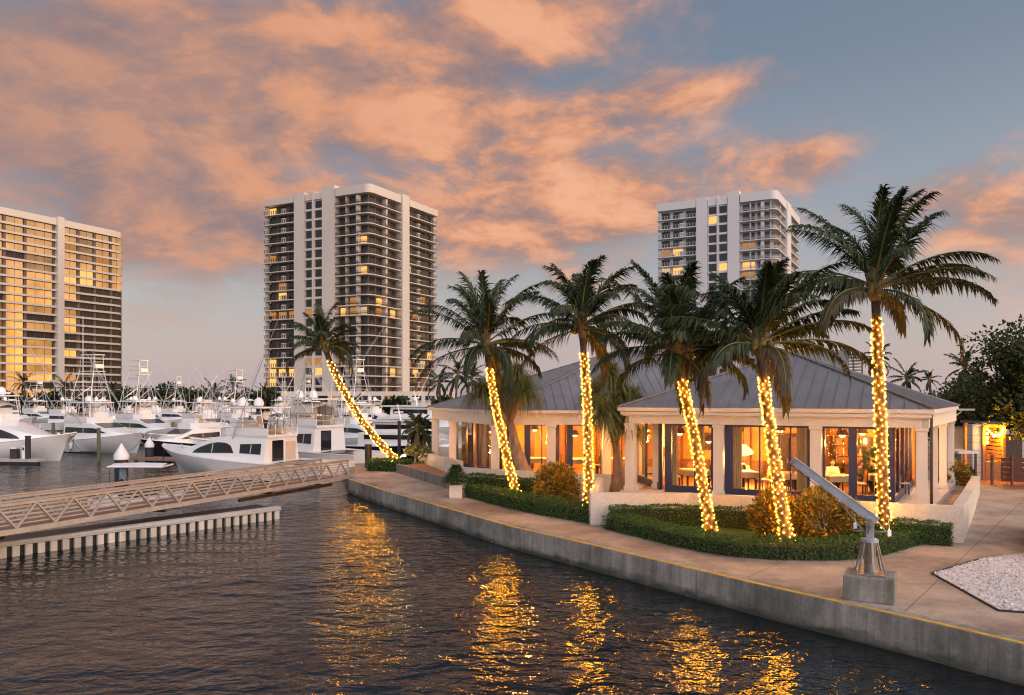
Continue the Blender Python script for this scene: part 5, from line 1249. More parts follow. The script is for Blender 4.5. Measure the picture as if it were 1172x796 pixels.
da, db = Vector((-9.35, 32.3, 0)), Vector((-15.75, 24.3, 0)); dd = (db - da).normalized(); dn = Vector((-dd.y, dd.x, 0)); dn = dn if dn.y < 0 else -dn; dend = da + dd * 19
fd = thing('floating_dock', 'low floating dock with white pontoon blocks running under the gangway', 'dock', tuple(da))
def slab(mb, p, q, n_, w0, w1, z0, z1): mb.hexa([(*(p + n_ * w0).xy, z0), (*(q + n_ * w0).xy, z0), (*(q + n_ * w1).xy, z0), (*(p + n_ * w1).xy, z0), (*(p + n_ * w0).xy, z1), (*(q + n_ * w0).xy, z1), (*(q + n_ * w1).xy, z1), (*(p + n_ * w1).xy, z1)])
b = MB(); slab(b, da, dend, dn, -.34, 0, -.36, -.20); b.build('kerb', MT['dock'], fd, bevel=.02)
b = MB(); slab(b, da + dd * .02, dend, dn, -1.7, -.36, -.36, -.27); b.build('deck', MT['darkwood'], fd)  # dark deck colour stands in for the shade under the gangway
b = MB(); slab(b, da + dd * .1, dend, dn, -1.4, -.14, -1.1, -.37); b.build('hull', MT['rubber'], fd)
L_ = (dend - da).length; n = int(L_ / .36)
b = MB()
for k in range(n):
    p = da + dd * (L_ * (k + .2) / n); q = da + dd * (L_ * (k + .76) / n); slab(b, p, q, dn, -.13, -.03, -1.0, -.37)
b.build('pontoon_face', MT['float'], fd)
b = MB(); b.tube([da + dn * -.05 + Vector((0, 0, -.27)), dend + dn * .01 + Vector((0, 0, -.27))], .05, 6); b.build('rub_rail', MT['dock'], fd)

def piling(label, px, D, ztop, r, cap, m, name='piling', group='dock pilings'):
    p = atx(px, D); o = thing(name, label, 'piling', (p.x, p.y, WL - 1), 0, group)
    b = MB(); b.tube([(p.x, p.y, -2.5), (p.x, p.y, ztop)], r, 14); b.build('post', m, o, smooth='angle')
    if cap == 'cone': b = MB(); b.lathe([(r * 1.12, -.14), (r * 1.12, .10), (.03, .10 + r * 1.75)], 16, (p.x, p.y, ztop)); b.build('cap', MT['capwhite'], o, smooth='angle')
    if cap == 'flat': b = MB(); b.lathe([(r * 1.08, 0), (r * 1.08, .08)], 12, (p.x, p.y, ztop - .02)); b.build('cap', MT['tar'], o)
    return o
piling('nearest black piling with a white cone cap, behind the small covered boat', 139, 41, at(0, 523, 41).z, .33, 'cone', MT['tar'])
piling('smaller white-capped black piling by the navy boat bow', 171, 60, at(0, 510, 60).z, .30, 'cone', MT['tar'])
piling('slim green timber piling in the water between two white boats', 113, 60, at(0, 490, 60).z, .13, '', MT['greenpile'])
piling('black piling standing on the left finger dock', 32, 58.5, at(0, 500, 58.5).z, .19, 'flat', MT['tar'])
piling('green piling just left of the white tender', 198, 80, at(0, 483, 80).z, .16, '', MT['greenpile'])
piling('green piling behind the cabin of the nearest sportfishing boat', 250, 78, at(0, 486, 78).z, .16, '', MT['greenpile'])
piling('green piling beside the stern of the left edge boat', 61, 82, at(0, 484, 82).z, .17, '', MT['greenpile'])
piling('black square-looking piling at the quay left of the short hedge', 421.5, 47.6, at(0, 510, 47.6).z, .21, 'flat', MT['tar'])
piling('dark piling by the dark-hulled yacht amidships', 457, 56, at(0, 483, 56).z, .12, 'flat', MT['tar'])
fk = thing('finger_dock', 'narrow finger dock at the left edge below the big white boat', 'dock', (*atx(20, 59).xy, WL))
p, q = atx(-60, 59), atx(49, 58); b = MB(); b.bar((p.x, p.y, -.42), (q.x, q.y, -.42), 1.2, .16); b.build('deck', MT['dock'], fk)
b = MB(); b.bar((p.x, p.y - .45, -.75), (q.x, q.y - .45, -.75), .25, .48); b.build('float', MT['tar'], fk)
c = atx(17, 58.6); pe = thing('power_pedestal', 'small dark dock power pedestal on the left finger dock', 'pedestal', (c.x, c.y, -.34))
b = MB(); b.box((c.x, c.y, 0.02), (.5, .4, .72)); b.build('cabinet', MT['bronze'], pe); b = MB(); b.prism([(c.x - .2, c.y - .2), (c.x + .2, c.y - .2), (c.x + .2, c.y + .2), (c.x - .2, c.y + .2)], .385, .5); b.build('lid', MT['capwhite'], pe)
c = atx(27.5, 58.4); pe = thing('power_pedestal', 'white slim dock pedestal beside the black piling', 'pedestal', (c.x, c.y, -.34))
b = MB(); b.box((c.x, c.y, .15), (.22, .2, .95)); b.build('cabinet', MT['capwhite'], pe); b = MB(); b.box((c.x, c.y - .11, .4), (.12, .03, .2)); b.build('socket_panel', MT['bronze'], pe)
mdk = thing('marina_dock', 'dark timber dock beside the navy boat behind the gangway', 'dock', (*atx(200, 60).xy, WL))
p, q = atx(150, 60), atx(262, 57.5); b = MB(); b.bar((p.x, p.y, -.4), (q.x, q.y, -.4), 1.6, .18); b.build('deck', MT['decking'], mdk)
b = MB()
for k in range(5): c = p.lerp(q, (k + .5) / 5); b.tube([(c.x, c.y - .7, -2), (c.x, c.y - .7, -.42)], .14, 8)
b.build('pile', MT['tar'], mdk)

# small covered launch behind the gangway
c = at(160, 558, 35.5); la = thing('covered_launch', 'small open launch with a white flat canopy seen over the gangway', 'boat', (c.x, c.y, WL), R(4))
def kid(mb, name, m, parent, **k): o = mb.build(name, m, None, **k); o.parent = parent; return o
b = MB(); secs = []
for x, h, s in ((-1.9, .78, .50), (-1.0, .85, .50), (.4, .85, .55), (1.3, .6, .64), (1.9, .05, .78)): secs.append([(x, -h, s), (x - .05, -h * .85, .02), (x - .15, 0, -.18), (x - .05, h * .85, .02), (x, h, s)])
b.loft(secs); b.add(secs[0], [tuple(range(5))]); hb_ = kid(b, 'hull', MT['gel'], la, smooth='angle')
b = MB(); b.prism([(-1.85, -.74), (.4, -.8), (1.3, -.55), (1.75, 0), (1.3, .55), (.4, .8), (-1.85, .74)], .28, .33); kid(b, 'deck', MT['geldeck'], la)
b = MB(); b.loft([[(x, -.72, 1.92 - abs(x) * .03), (x, 0, 2.02 - abs(x) * .03), (x, .72, 1.92 - abs(x) * .03)] for x in (-1.1, 0, 1.2)]); b.loft([[(x, -.72, 1.86 - abs(x) * .03), (x, 0, 1.96 - abs(x) * .03), (x, .72, 1.86 - abs(x) * .03)] for x in (-1.1, 0, 1.2)]); 
b.tube([(-1.1, -.72, 1.89), (1.2, -.72, 1.87), (1.2, .72, 1.87), (-1.1, .72, 1.89), (-1.1, -.72, 1.89)], .035, 5); kid(b, 'canopy', MT['capwhite'], la)
for x in (-1.0, .5, 1.1):
    for s in (-1, 1): b = MB(); b.tube([(x, s * .7, .4), (x, s * .7, 1.88)], .018, 5); kid(b, 'canopy_post', MT['bronze'], la)
b = MB(); b.box((.45, 0, .68), (.4, .6, .7)); kid(b, 'console', MT['bronze'], la)
b = MB(); b.box((-.5, 0, .55), (.5, 1.0, .4)); b.box((-.78, 0, .9), (.1, 1.0, .5)); kid(b, 'seat', MT['trousers'], la)
b = MB(); b.box((-2.02, 0, .55), (.3, .4, .5)); b.box((-2.05, 0, .1), (.14, .16, .7)); kid(b, 'outboard_motor', MT['rubber'], la, bevel=.03)

# ------------------------------------------------------------------ davit crane
cc = Vector((7.62, 16.95, 0)); cr = thing('davit_crane', 'pale grey davit crane with raised boom on a square concrete block', 'davit crane', tuple(cc))
crot = R(-35)
b = MB(); b.box((cc.x, cc.y, .26), (.98, .98, .52), R(-28)); blk = b.build('base_block', MT['block'], cr, bevel=.025)
b = MB(); b.box((cc.x, cc.y, .535), (.62, .62, .025), R(-28)); b.build('base_plate', MT['galv'], cr)
b = MB(); b.tube([(cc.x, cc.y, .54), (cc.x, cc.y, 1.24)], .115, 16); b.build('socket_tube', MT['galv'], cr, smooth='angle')
b = MB()
for k in range(6):
    a = R(60 * k + 20); v = Vector((math.cos(a), math.sin(a), 0)); b.bar(cc + v * .30 + Vector((0, 0, .55)), cc + v * .145 + Vector((0, 0, 1.22)), .028, .04, v.cross(Vector((0, 0, 1))))
    b.tube([cc + v * .30 + Vector((0, 0, .54)), cc + v * .30 + Vector((0, 0, .62))], .022, 6)
b.build('gusset', MT['galv'], cr)
b = MB(); b.lathe([(.17, 1.19), (.17, 1.25), (.15, 1.26)], 16, (cc.x, cc.y, 0)); b.build('collar', MT['cranepaint'], cr, smooth='angle')
bdir = (at(906, 526, 17.6) - Vector((cc.x, cc.y, 1.72))).normalized(); pv = Vector((cc.x, cc.y, 1.72))
hz_ = Vector((bdir.x, bdir.y, 0)).normalized()
b = MB(); b.box((cc.x, cc.y, 1.48), (.16, .18, .50), math.atan2(hz_.y, hz_.x)); b.build('post', MT['cranepaint'], cr, bevel=.012)
Lb = (at(906, 526, 17.6) - pv).length
b = MB(); sdv = bdir.cross(Vector((0, 0, 1))).normalized(); upv = sdv.cross(bdir)
s0 = pv - bdir * .16 + upv * .0; s1 = pv + bdir * Lb
def rect(c, w_, h): return [c - sdv * w_ / 2 - upv * h / 2, c + sdv * w_ / 2 - upv * h / 2, c + sdv * w_ / 2 + upv * h / 2, c - sdv * w_ / 2 + upv * h / 2]
b.loft([rect(s0, .10, .165), rect(pv + bdir * .2, .10, .17), rect(s1, .08, .125)], True, True); bo = b.build('boom', MT['cranepaint'], cr, bevel=.01)
b = MB()
for s in (-1, 1): 
    b.loft([rect(s0 + sdv * s * .0 + upv * .091, .13, .014), rect(s1 + upv * .071, .11, .014)], True, True) if s > 0 else b.loft([rect(s0 - upv * .091, .13, .014), rect(s1 - upv * .071, .11, .014)], True, True)
b.build('flange', MT['cranepaint'], bo)
b = MB(); b.tube([s1 - sdv * .08 - bdir * .07, s1 + sdv * .08 - bdir * .07], .055, 12); b.build('sheave', MT['galv'], bo)
b = MB(); b.tube([s1 - upv * .11 - bdir * .05, pv + bdir * .5 - upv * .16, cc + Vector((0, 0, 1.55)) + hz_ * .16], .008, 5, False); b.build('cable', MT['rubber'], bo)
b = MB(); b.tube([s1 - bdir * .05 - upv * .06, s1 - bdir * .05 - Vector((0, 0, .22))], .006, 4); b.tube([s1 - bdir * .05 - Vector((0, 0, .20)), s1 - bdir * .05 - Vector((0, 0, .30))], [.03, .02], 8); b.build('hook', MT['galv'], bo)
for sgn, nm in ((1, 'winch'), (-1, 'winch')):
    c = cc + hz_ * .0 + sdv * sgn * .22 + Vector((0, 0, 1.60)); b = MB(); b.tube([c - sdv * .10, c + sdv * .10], .09, 12); b.tube([c + sdv * .10 * sgn, c + sdv * .16 * sgn], .02, 6); b.bar(c + sdv * .16 * sgn, c + sdv * .16 * sgn + Vector((0, .12, -.2)), .02, .03); b.build('winch', MT['galv'], cr)
b = MB(); b.tube([cc + hz_ * .14 + Vector((0, 0, 1.42)), pv + bdir * .62 - upv * .13], .018, 6); b.tube([cc - hz_ * .3 + Vector((0, 0, 1.42)) + sdv * .05, cc - hz_ * .06 + Vector((0, 0, 1.75))], .016, 6); b.tube([cc + hz_ * .34 + Vector((0, 0, 1.40)), cc - hz_ * .36 + Vector((0, 0, 1.42))], .016, 6); b.build('handle_rod', MT['galv'], cr)
for v in (hz_ * .30 + Vector((0, 0, 1.52)), -hz_ * .36 + Vector((0, 0, 1.40))):
    c = cc + v; b = MB(); b.box((c.x, c.y - .03, c.z), (.085, .012, .13), .2); b.tube([c + Vector((0, -.03, .065)), c + Vector((0, 0, .26))], .005, 4); b.build('tag_plate', MT['capwhite'], cr)

# ------------------------------------------------------------------ gatehouse and things on the right
D = 40.5
gl, gr_ = atx(1113, D).x, atx(1123.5, D).x
ps = thing('gate_pillar', 'tall pale block-built gate pillar left of the timber gatehouse', 'pillar', (gl, D, 0))
b = MB(); b.prism([(gl, D), (gr_, D), (gr_, D + .5), (gl, D + .5)], 0, at(0, 488, D).z); b.build('shaft', MT['white'], ps, bevel=.02)
b = MB()
for k in range(1, 7): b.box(((gl + gr_) / 2, D + .25, k * .38), (gr_ - gl + .006, .506, .02))
b.build('mortar_joint', MT['retaining'], ps); b = MB(); b.prism([(gl - .05, D - .05), (gr_ + .05, D - .05), (gr_ + .05, D + .55), (gl - .05, D + .55)], at(0, 488, D).z, at(0, 486, D).z); b.build('coping', MT['dock'], ps)
gh = thing('gatehouse', 'small slatted timber gatehouse glowing with warm string lights', 'gatehouse', (24.3, D + .2, 0))
x0, x1 = atx(1123.8, D).x, atx(1150.5, D).x; zt = at(0, 485, D).z
b = MB()
for x in (x0 + .07, x1 - .07):
    for y in (D, D + 1.6): b.box((x, y, zt / 2), (.14, .14, zt))
b.build('post', MT['gatewood'], gh)
b = MB()
for k in range(13): b.box(((x0 + x1) / 2, D + 1.55, .18 + k * .2), (x1 - x0 - .14, .05, .15))
b.build('back_slats', MT['gatewood'], gh)
b = MB()
for k in range(13): b.box((x1 - .07, D + .8, .18 + k * .2), (.05, 1.4, .15))
b.build('side_slats', MT['gatewood'], gh)
b = MB(); b.prism([(x0 - .1, D - .15), (x1 + .1, D - .15), (x1 + .1, D + 1.8), (x0 - .1, D + 1.8)], zt, zt + .10); b.build('roof', MT['ridge'], gh)
b = MB(); b.box(((x0 + x1) / 2, D + .02, zt - .12), (x1 - x0 - .29, .1, .16)); b.build('lintel', MT['gatewood'], gh)
b = MB(); b.box((x0 + .55, D + .2, .47), (.75, .5, .92)); b.build('counter', MT['gatewood'], gh)
sg = thing('string_lights', 'short string of warm bulbs under the gatehouse roof', 'string lights', (x0, D - .1, zt))
b = MB(); pl_ = [(x0 + .2, D - .12, zt - .95), (x0 + .2, D - .12, zt - .28), (x0 + .55, D - .12, zt - .62), (x0 + .9, D - .12, zt - .55), (x1 - .16, D - .12, zt - .25)]; b.tube(pl_, .01, 4, False); b.build('cord', MT['cord'], sg, fix=False)
gpts = [Vector(p) for p in pl_]
for k in range(13): b = MB(); b.ball(on(gpts, k / 12.001)[0], .055 if k not in (0, 1, 6) else .075, 6, 4); b.build('bulb', MT['bulb'], sg, smooth=True)
bw = thing('boundary_wall', 'pale masonry boundary wall behind the pavilion side columns', 'wall', (22, 43, 0))
p, q = atx(1088, 44), atx(1113, 44); b = MB(); b.prism([(p.x, 44), (q.x, 44), (q.x, 44.3), (p.x, 44.3)], 0, at(0, 490, 44).z); b.build('wall_panel', MT['white'], bw); b = MB(); b.prism([(p.x, 43.95), (q.x, 43.95), (q.x, 44.35), (p.x, 44.35)], at(0, 490, 44).z, at(0, 488.6, 44).z); b.build('coping', MT['dock'], bw)
p, q = atx(1151, 47), atx(1200, 47); bw2 = thing('boundary_wall', 'pale wall right of the gatehouse under the dark trees', 'wall', (p.x, 47, 0)); b = MB(); b.prism([(p.x, 47), (q.x, 47), (q.x, 47.3), (p.x, 47.3)], 0, at(0, 491, 47).z); b.build('wall_panel', MT['white'], bw2)
b = MB(); b.box((atx(1160, 46.9).x, 46.97, 1.0), (1.1, .05, 2.0)); b.build('door', MT['bronze'], bw2)
p, q = atx(1124, 38.6), atx(1230, 37.2); fn = thing('timber_fence', 'low red-brown horizontal board fence in front of the gatehouse', 'fence', (p.x, p.y, 0))
for k in range(5): b = MB(); b.bar((p.x + .9, p.y - .02, .25 + k * .24), (q.x, q.y - .02, .25 + k * .24), .04, .20); b.build('board', MT['fencewood'], fn)
for k in range(5): c = p.lerp(q, .12 + k * .22); b = MB(); b.box((c.x, c.y + .06, .72), (.10, .10, 1.44)); b.build('post', MT['fencewood'], fn)
p, q = atx(1089, 38), atx(1112, 38); aw = thing('side_awning', 'thin white side awning shelf beyond the pavilion columns', 'awning', (p.x, 38, 2))
z = at(0, 517, 38).z; b = MB(); b.prism([(p.x, 37.4), (q.x, 37.4), (q.x, 39), (p.x, 39)], z - .06, z + .04); b.build('shelf', MT['trim'], aw)
b = MB(); b.box(((p.x + q.x) / 2, 38.9, z / 2 - .03), (q.x - p.x, .06, z - .08)); b.build('back_panel', MT['bronze'], aw); b = MB(); b.box((q.x - .1, 37.5, z / 2 - .03), (.08, .08, z - .07)); b.build('post', MT['bronze'], aw)
c = at(1091, 468, 37); rs = thing('side_canopy', 'small flat canopy projecting from the far right eave of the front pavilion', 'canopy', (c.x, c.y, c.z))
b = MB(); b.prism([(c.x - .1, 36.4), (c.x + .9, 36.8), (c.x + .9, 38.2), (c.x - .1, 37.8)], at(0, 470, 37).z, at(0, 468, 37).z); b.build('roof', MT['roof'], rs); b = MB(); b.bar((c.x - .1, 37, at(0, 480, 37).z), (c.x + .5, 37.2, at(0, 471, 37).z), .04, .05); b.build('bracket', MT['trim'], rs)
c = atx(1098, 35.2); blobplant('shrub', 'leafy shrub at the far end of the terrace wall by the gate pillar', 'shrub', (c.x - .1, c.y + .6, .75), .8, .6, .7, 900, .20, 'croton', 6, None, 15)
c = atx(1116, 37.0); blobplant('shrub', 'small dark shrub at the foot of the gate pillar', 'shrub', (c.x, c.y + .9, .45), .45, .4, .45, 500, .15, 'hedge', 5, None, 16)

# ------------------------------------------------------------------ people
def capsule(mb, p, q, r0, r1, n=10):
    p, q = Vector(p), Vector(q); mb.tube([p, q], [r0, r1], n); mb.ball(p, r0, n, 6); mb.ball(q, r1, n, 6)
def remeshed(mb, name, voxel, it=3):
    o = mb.build(name, [], None); m = o.modifiers.new('r', 'REMESH'); m.mode = 'VOXEL'; m.voxel_size = voxel; m.use_smooth_shade = True
    s = o.modifiers.new('s', 'SMOOTH'); s.iterations = it; s.factor = .5
    dg = bpy.context.evaluated_depsgraph_get(); dg.update(); me = bpy.data.meshes.new_from_object(o.evaluated_get(dg)); bpy.data.objects.remove(o); return me
def person_mesh(pose):
    if pose == 'sit': hip, kn, an = (0, .45), (.42, .47), (.44, .08)
    else: hip, kn, an = (0, .92), (.03, .50), (0, .08)
    B_, S_, T_ = MB(), MB(), MB(); hz2 = hip[1]; fin = MB()
    for s in (-1, 1):
        h = (0, s * .09, hz2); k = (kn[0], s * .10, kn[1]); a = (an[0], s * .10, an[1])
        capsule(B_, h, k, .085, .055); capsule(B_, k, a, .052, .038); capsule(B_, (a[0], a[1], .045), (a[0] + .17, a[1] * 1.1, .035), .04, .03)
        capsule(T_, h, k, .10, .070); capsule(T_, k, (a[0], a[1], a[2] + .03), .066, .058)
        sh = (0.0, s * .18, hz2 + .50); el_ = (.08 if pose == 'sit' else -.03, s * .25, hz2 + .24); wr = (.30, s * .15, hz2 + .28) if pose == 'sit' else (.12, s * .24, hz2 + .03)
        capsule(B_, sh, el_, .05, .040); capsule(B_, el_, wr, .038, .027); wv = Vector(wr); dv = (wv - Vector(el_)).normalized(); pm = wv + dv * .07; capsule(B_, wv, pm, .028, .034)
        capsule(S_, sh, el_, .066, .056); capsule(S_, el_, Vector(el_).lerp(wv, .3), .054, .05)
        sv_ = dv.cross(Vector((0, 0, 1))).normalized()
        for i, ln in enumerate((.07, .08, .075, .06)):
            o = pm + sv_ * (-.027 + .018 * i) + dv * .015; fin.tube([o, o + dv * ln * .5 + Vector((0, 0, -.006)), o + dv * ln * .9 + Vector((0, 0, -.03))], [.009, .0085, .006], 6)
        o = wv + dv * .03 - sv_ * s * .03; fin.tube([o, o + dv * .035 - sv_ * s * .02, o + dv * .065 - sv_ * s * .018], [.011, .010, .007], 6)
    capsule(B_, (0, 0, hz2 + .02), (.0, 0, hz2 + .46), .13, .13); capsule(B_, (0, -.12, hz2 + .47), (0, .12, hz2 + .47), .075, .075); capsule(B_, (0, 0, hz2 + .5), (.02, 0, hz2 + .62), .06, .055)
    for y, z, r in ((0, .02, .15), (.07, .12, .13), (-.07, .12, .13), (.06, .34, .145), (-.06, .34, .145)): S_.ball((0, y, hz2 + z), r, 12, 8)
    capsule(S_, (0, 0, hz2 + .02), (0, 0, hz2 + .44), .145, .15); capsule(S_, (0, -.14, hz2 + .48), (0, .14, hz2 + .48), .08, .08); T_.ball((0, 0, hz2 + .0), .15, 12, 8)
    hd = Vector((.03, 0, hz2 + .735)); B_.ball(hd, .088, 14, 10, 1.28); capsule(B_, hd + Vector((.03, 0, -.06)), hd + Vector((.055, 0, -.085)), .06, .035)
    capsule(B_, hd + Vector((.085, 0, .0)), hd + Vector((.105, 0, -.025)), .012, .016, 6)
    for s in (-1, 1): B_.ball(hd + Vector((-.005, s * .088, -.01)), .022, 8, 6, 1.4)
    me = remeshed(B_, 'person_body', .016); bm = bmesh.new(); bm.from_mesh(me); n0 = len(bm.verts)
    vv = [bm.verts.new(p) for p in fin.v]
    for f in fin.f: bm.faces.new([vv[i] for i in f])
    bm.to_mesh(me); bm.free(); me.polygons.foreach_set('use_smooth', [True] * len(me.polygons))
    H_ = MB(); H_.ball(hd + Vector((-.018, 0, .03)), .098, 14, 10, 1.15); H_.ball(hd + Vector((-.06, 0, -.03)), .07, 10, 8, 1.3)
    E_ = MB()
    for s in (-1, 1): E_.ball(hd + Vector((.078, s * .032, .012)), .010, 6, 5)
    E_.bar(hd + Vector((.083, -.022, -.062)), hd + Vector((.083, .022, -.062)), .008, .007)
    return me, remeshed(S_, 'shirt', .02), remeshed(T_, 'trousers', .02), H_, E_
PM = {p: person_mesh(p) for p in ('sit', 'stand')}
def person(label, pose, loc, rz, shirt, trous='trousers', group=None):
    me, s_, t_, H_, E_ = PM[pose]; r = bpy.data.objects.new('person', me); COL.objects.link(r); me.materials.clear(); me.materials.append(MT['skin'])
    tag(r, label, 'person', group); r.location = loc; r.rotation_euler = (0, 0, rz)
    for nm, m_, mt in (('shirt', s_, shirt), ('trousers', t_, trous)):
        m2 = m_.copy(); m2.materials.clear(); m2.materials.append(MT[mt]); o = bpy.data.objects.new(nm, m2); COL.objects.link(o); o.parent = r
    kid(H_, 'hair', MT['hair'], r, smooth=True); kid(E_, 'face_features', MT['hair'], r)
    return r

# ------------------------------------------------------------------ furniture in the lit rooms
def mktable():
    t = thing('dining_table', None, 'table'); b = MB(); b.box((0, 0, .735), (.95, .95, .05)); b.build('tabletop', MT['wood'], t, bevel=.01)
    b = MB(); b.box((0, 0, .70), (1.06, 1.06, .012)); 
    for x, y, sx, sy in ((0, .53, 1.06, .01), (0, -.53, 1.06, .01), (.53, 0, .01, 1.06), (-.53, 0, .01, 1.06)): b.box((x, y, .66), (sx, sy, .22))
    b.box((0, 0, .768), (1.06, 1.06, .01)); b.build('cloth', MT['cloth'], t)
    for x in (-.4, .4):
        for y in (-.4, .4): b = MB(); b.tube([(x, y, 0), (x, y, .71)], .03, 6); b.build('leg', MT['darkwood'], t)
    return t
def mkchair():
    t = thing('dining_chair', None, 'chair'); b = MB(); b.box((0, 0, .45), (.44, .44, .06)); b.build('seat', MT['cushion'], t, bevel=.015)
    b = MB(); b.loft([[(-.21, -.20, .5), (-.24, -.19, .75), (-.27, -.17, .95)], [(-.23, 0, .5), (-.27, 0, .77), (-.31, 0, .99)], [(-.21, .20, .5), (-.24, .19, .75), (-.27, .17, .95)]]); b.loft([[(-.24, -.20, .5), (-.27, -.19, .75), (-.30, -.17, .95)], [(-.26, 0, .5), (-.30, 0, .77), (-.34, 0, .99)], [(-.24, .20, .5), (-.27, .19, .75), (-.30, .17, .95)]]); b.build('backrest', MT['wood'], t)
    for x in (-.19, .19):
        for y in (-.19, .19): b = MB(); b.tube([(x, y, 0), (x, y, .43)], .022, 6); b.build('leg', MT['darkwood'], t)
    return t
t0_, c0_ = mktable(), mkchair(); used = {'t': False, 'c': False}
def place(k, proto_, label, x, y, z, rz, group):
    o = proto_ if not used[k] else copy_tree(proto_); used[k] = True
    tag(o, label, None, group); o.location = (x, y, z); o.rotation_euler = (0, 0, rz); return o
TP = [((7.55, 33.0), 'table inside the leftmost large front window'), ((9.3, 32.2), 'table behind the left half of the middle front window'), ((10.9, 31.6), 'table behind the right half of the middle front window'), ((12.5, 30.6), 'table inside the right front window by the post'), ((14.3, 30.9), 'table behind the corner glass near the tall lit palm'),
      ((9.8, 35.2), 'back row table near the orange wall, left part'), ((13.0, 33.9), 'back row table near the orange wall, right part')]
TG, CG = 'dining tables in the front pavilion', 'dining chairs in the front pavilion'
for i, ((x, y), lab) in enumerate(TP):
    place('t', t0_, 'white-clothed ' + lab, x, y, FL + .006, COLROT, TG)
    for k, (dxx, dyy, nm) in enumerate(((-.78, .1, 'left'), (.78, -.1, 'right'), (.1, .78, 'far'))):
        if i >= 5 and k == 2: continue
        ang = math.atan2(-dyy, -dxx)
        place('c', c0_, f'{nm} side chair at the {lab}', x + dxx, y + dyy, FL + .006, ang, CG)
TP2 = [(atx(662, 40.4), 'table inside the rear pavilion window right of the ponytail trunk'), (atx(618, 40.8), 'table inside the rear pavilion by the navy door frame'), (atx(705, 40.6), 'table in the rear pavilion seen beside the forked ponytail palm')]
for i, (p, lab) in enumerate(TP2):
    place('t', t0_, 'white-clothed ' + lab, p.x, p.y, .331, 0, 'dining tables in the rear pavilion')
    for dxx, nm in ((-.8, 'left'), (.8, 'right')): place('c', c0_, f'{nm} chair of the {lab}', p.x + dxx, p.y, .331, math.atan2(0, -dxx), 'dining chairs in the rear pavilion')
DG = 'diners in the front pavilion'
def diner(i, side, lab, shirt):
    (x, y), _ = TP[i]; dxx, dyy = ((-.74, .1), (.74, -.1), (.1, .74))[side]; person(lab, 'sit', (x + dxx * 1.02, y + dyy, FL + .02), math.atan2(-dyy, -dxx), shirt, group=DG)
diner(1, 0, 'diner in white shirt at the left of the middle front window', 'shirtwhite'); diner(1, 2, 'diner in dark top facing out of the middle front window', 'trousers')
diner(2, 1, 'diner in white shirt on the right of the middle front window', 'shirtwhite'); diner(4, 0, 'diner in dark top behind the corner glass', 'trousers'); diner(3, 2, 'diner in white shirt behind the right front window post', 'shirtwhite'); diner(0, 1, 'diner in dark top inside the leftmost large window', 'trousers')
person('standing person in bright orange shirt seen through the porch at left', 'stand', (6.75, 36.3, FL + .006), R(-60), 'orange')
lm_ = la.matrix_basis if False else None
person('person in light blue shirt standing at the stern of the small launch', 'stand', (c_ := at(142, 558, 35.5)) and (c_.x - .05, c_.y, WL + .33), R(10), 'shirtblue')
person('person in white shirt standing on the flybridge of the nearest sportfishing boat', 'stand', (0, 0, 0), R(160), 'shirtwhite')
fbp = bpy.data.objects['person'] if False else [o for o in bpy.data.objects if o.get('label', '').startswith('person in white shirt standing on the fly')][0]
nb = [o for o in bpy.data.objects if o.get('label', '').startswith('nearest white sportfishing')][0]
bpy.context.view_layer.update(); p_ = nb.matrix_world @ Vector((-1.6, .35, 2.53)); fbp.location = p_; fbp.scale = (.92,) * 3
# lamps
def lamp(name, label, p, kind, power, group, col=(1, .36, .07)):
    power *= 3.2 if kind != 'chandelier' else 2.6
    p = Vector(p); o = thing(name, label, 'lamp', tuple(p), 0, group)
    if kind == 'pendant':
        b = MB(); b.tube([p + Vector((0, 0, .25)), (p.x, p.y, BT)], .012, 5); b.build('cord', MT['darkwood'], o); b = MB(); b.lathe([(.05, .26), (.16, .2), (.24, .0), (.23, .0), (.15, .18), (.04, .24)], 14, tuple(p)); b.build('lamp_shade', MT['bronze'], o); b = MB(); b.ball(p + Vector((0, 0, .02)), .13, 10, 6); b.build('globe', MT['bulbsoft'], o, smooth=True)
    elif kind == 'chandelier':
        b = MB(); b.tube([p + Vector((0, 0, .3)), (p.x, p.y, BT)], .015, 5); b.build('cord', MT['darkwood'], o); b = MB(); b.lathe([(.08, .30), (.30, .10), (.42, -.02), (.38, -.10), (.16, -.16), (.02, -.18)], 20, tuple(p)); b.build('lamp_shade', MT['flame'], o, smooth=True)
    elif kind == 'sconce':
        b = MB(); b.box((p.x, p.y + .09, p.z), (.10, .06, .3)); b.build('back_plate', MT['bronze'], o); b = MB(); b.lathe([(.05, -.14), (.075, 0), (.05, .14)], 10, tuple(p)); b.build('globe', MT['bulbsoft'], o, smooth=True)
    elif kind == 'recessed':
        b = MB(); b.lathe([(.16, 0), (.16, .06)], 14, (p.x, p.y, p.z)); b.build('trim_ring', MT['bronze'], o); b = MB(); b.lathe([(.12, 0), (.12, .02)], 12, (p.x, p.y, p.z - .024)); b.build('lens', MT['bulbsoft'], o)
    if power:
        l = bpy.data.lights.new('glow', 'POINT'); l.energy = power; l.color = col; l.shadow_soft_size = .12; ob = bpy.data.objects.new('glow', l); COL.objects.link(ob); ob.parent = o; ob.location = (0, 0, -.34)
    return o
PG = 'lamps in the lit dining rooms'
lamp('chandelier', 'wide glowing bowl lamp in the middle front window', at(851, 517, 33.0), 'chandelier', 520, PG)
lamp('pendant_lamp', 'bright pendant lamp in the right front window', at(964, 498, 30.5), 'pendant', 150, PG)
lamp('pendant_lamp', 'pendant lamp deep inside the leftmost large front window', at(811, 505, 34.2), 'pendant', 130, PG)
lamp('pendant_lamp', 'pendant lamp behind the corner glass of the front pavilion', at(1012, 496, 32), 'pendant', 120, PG)
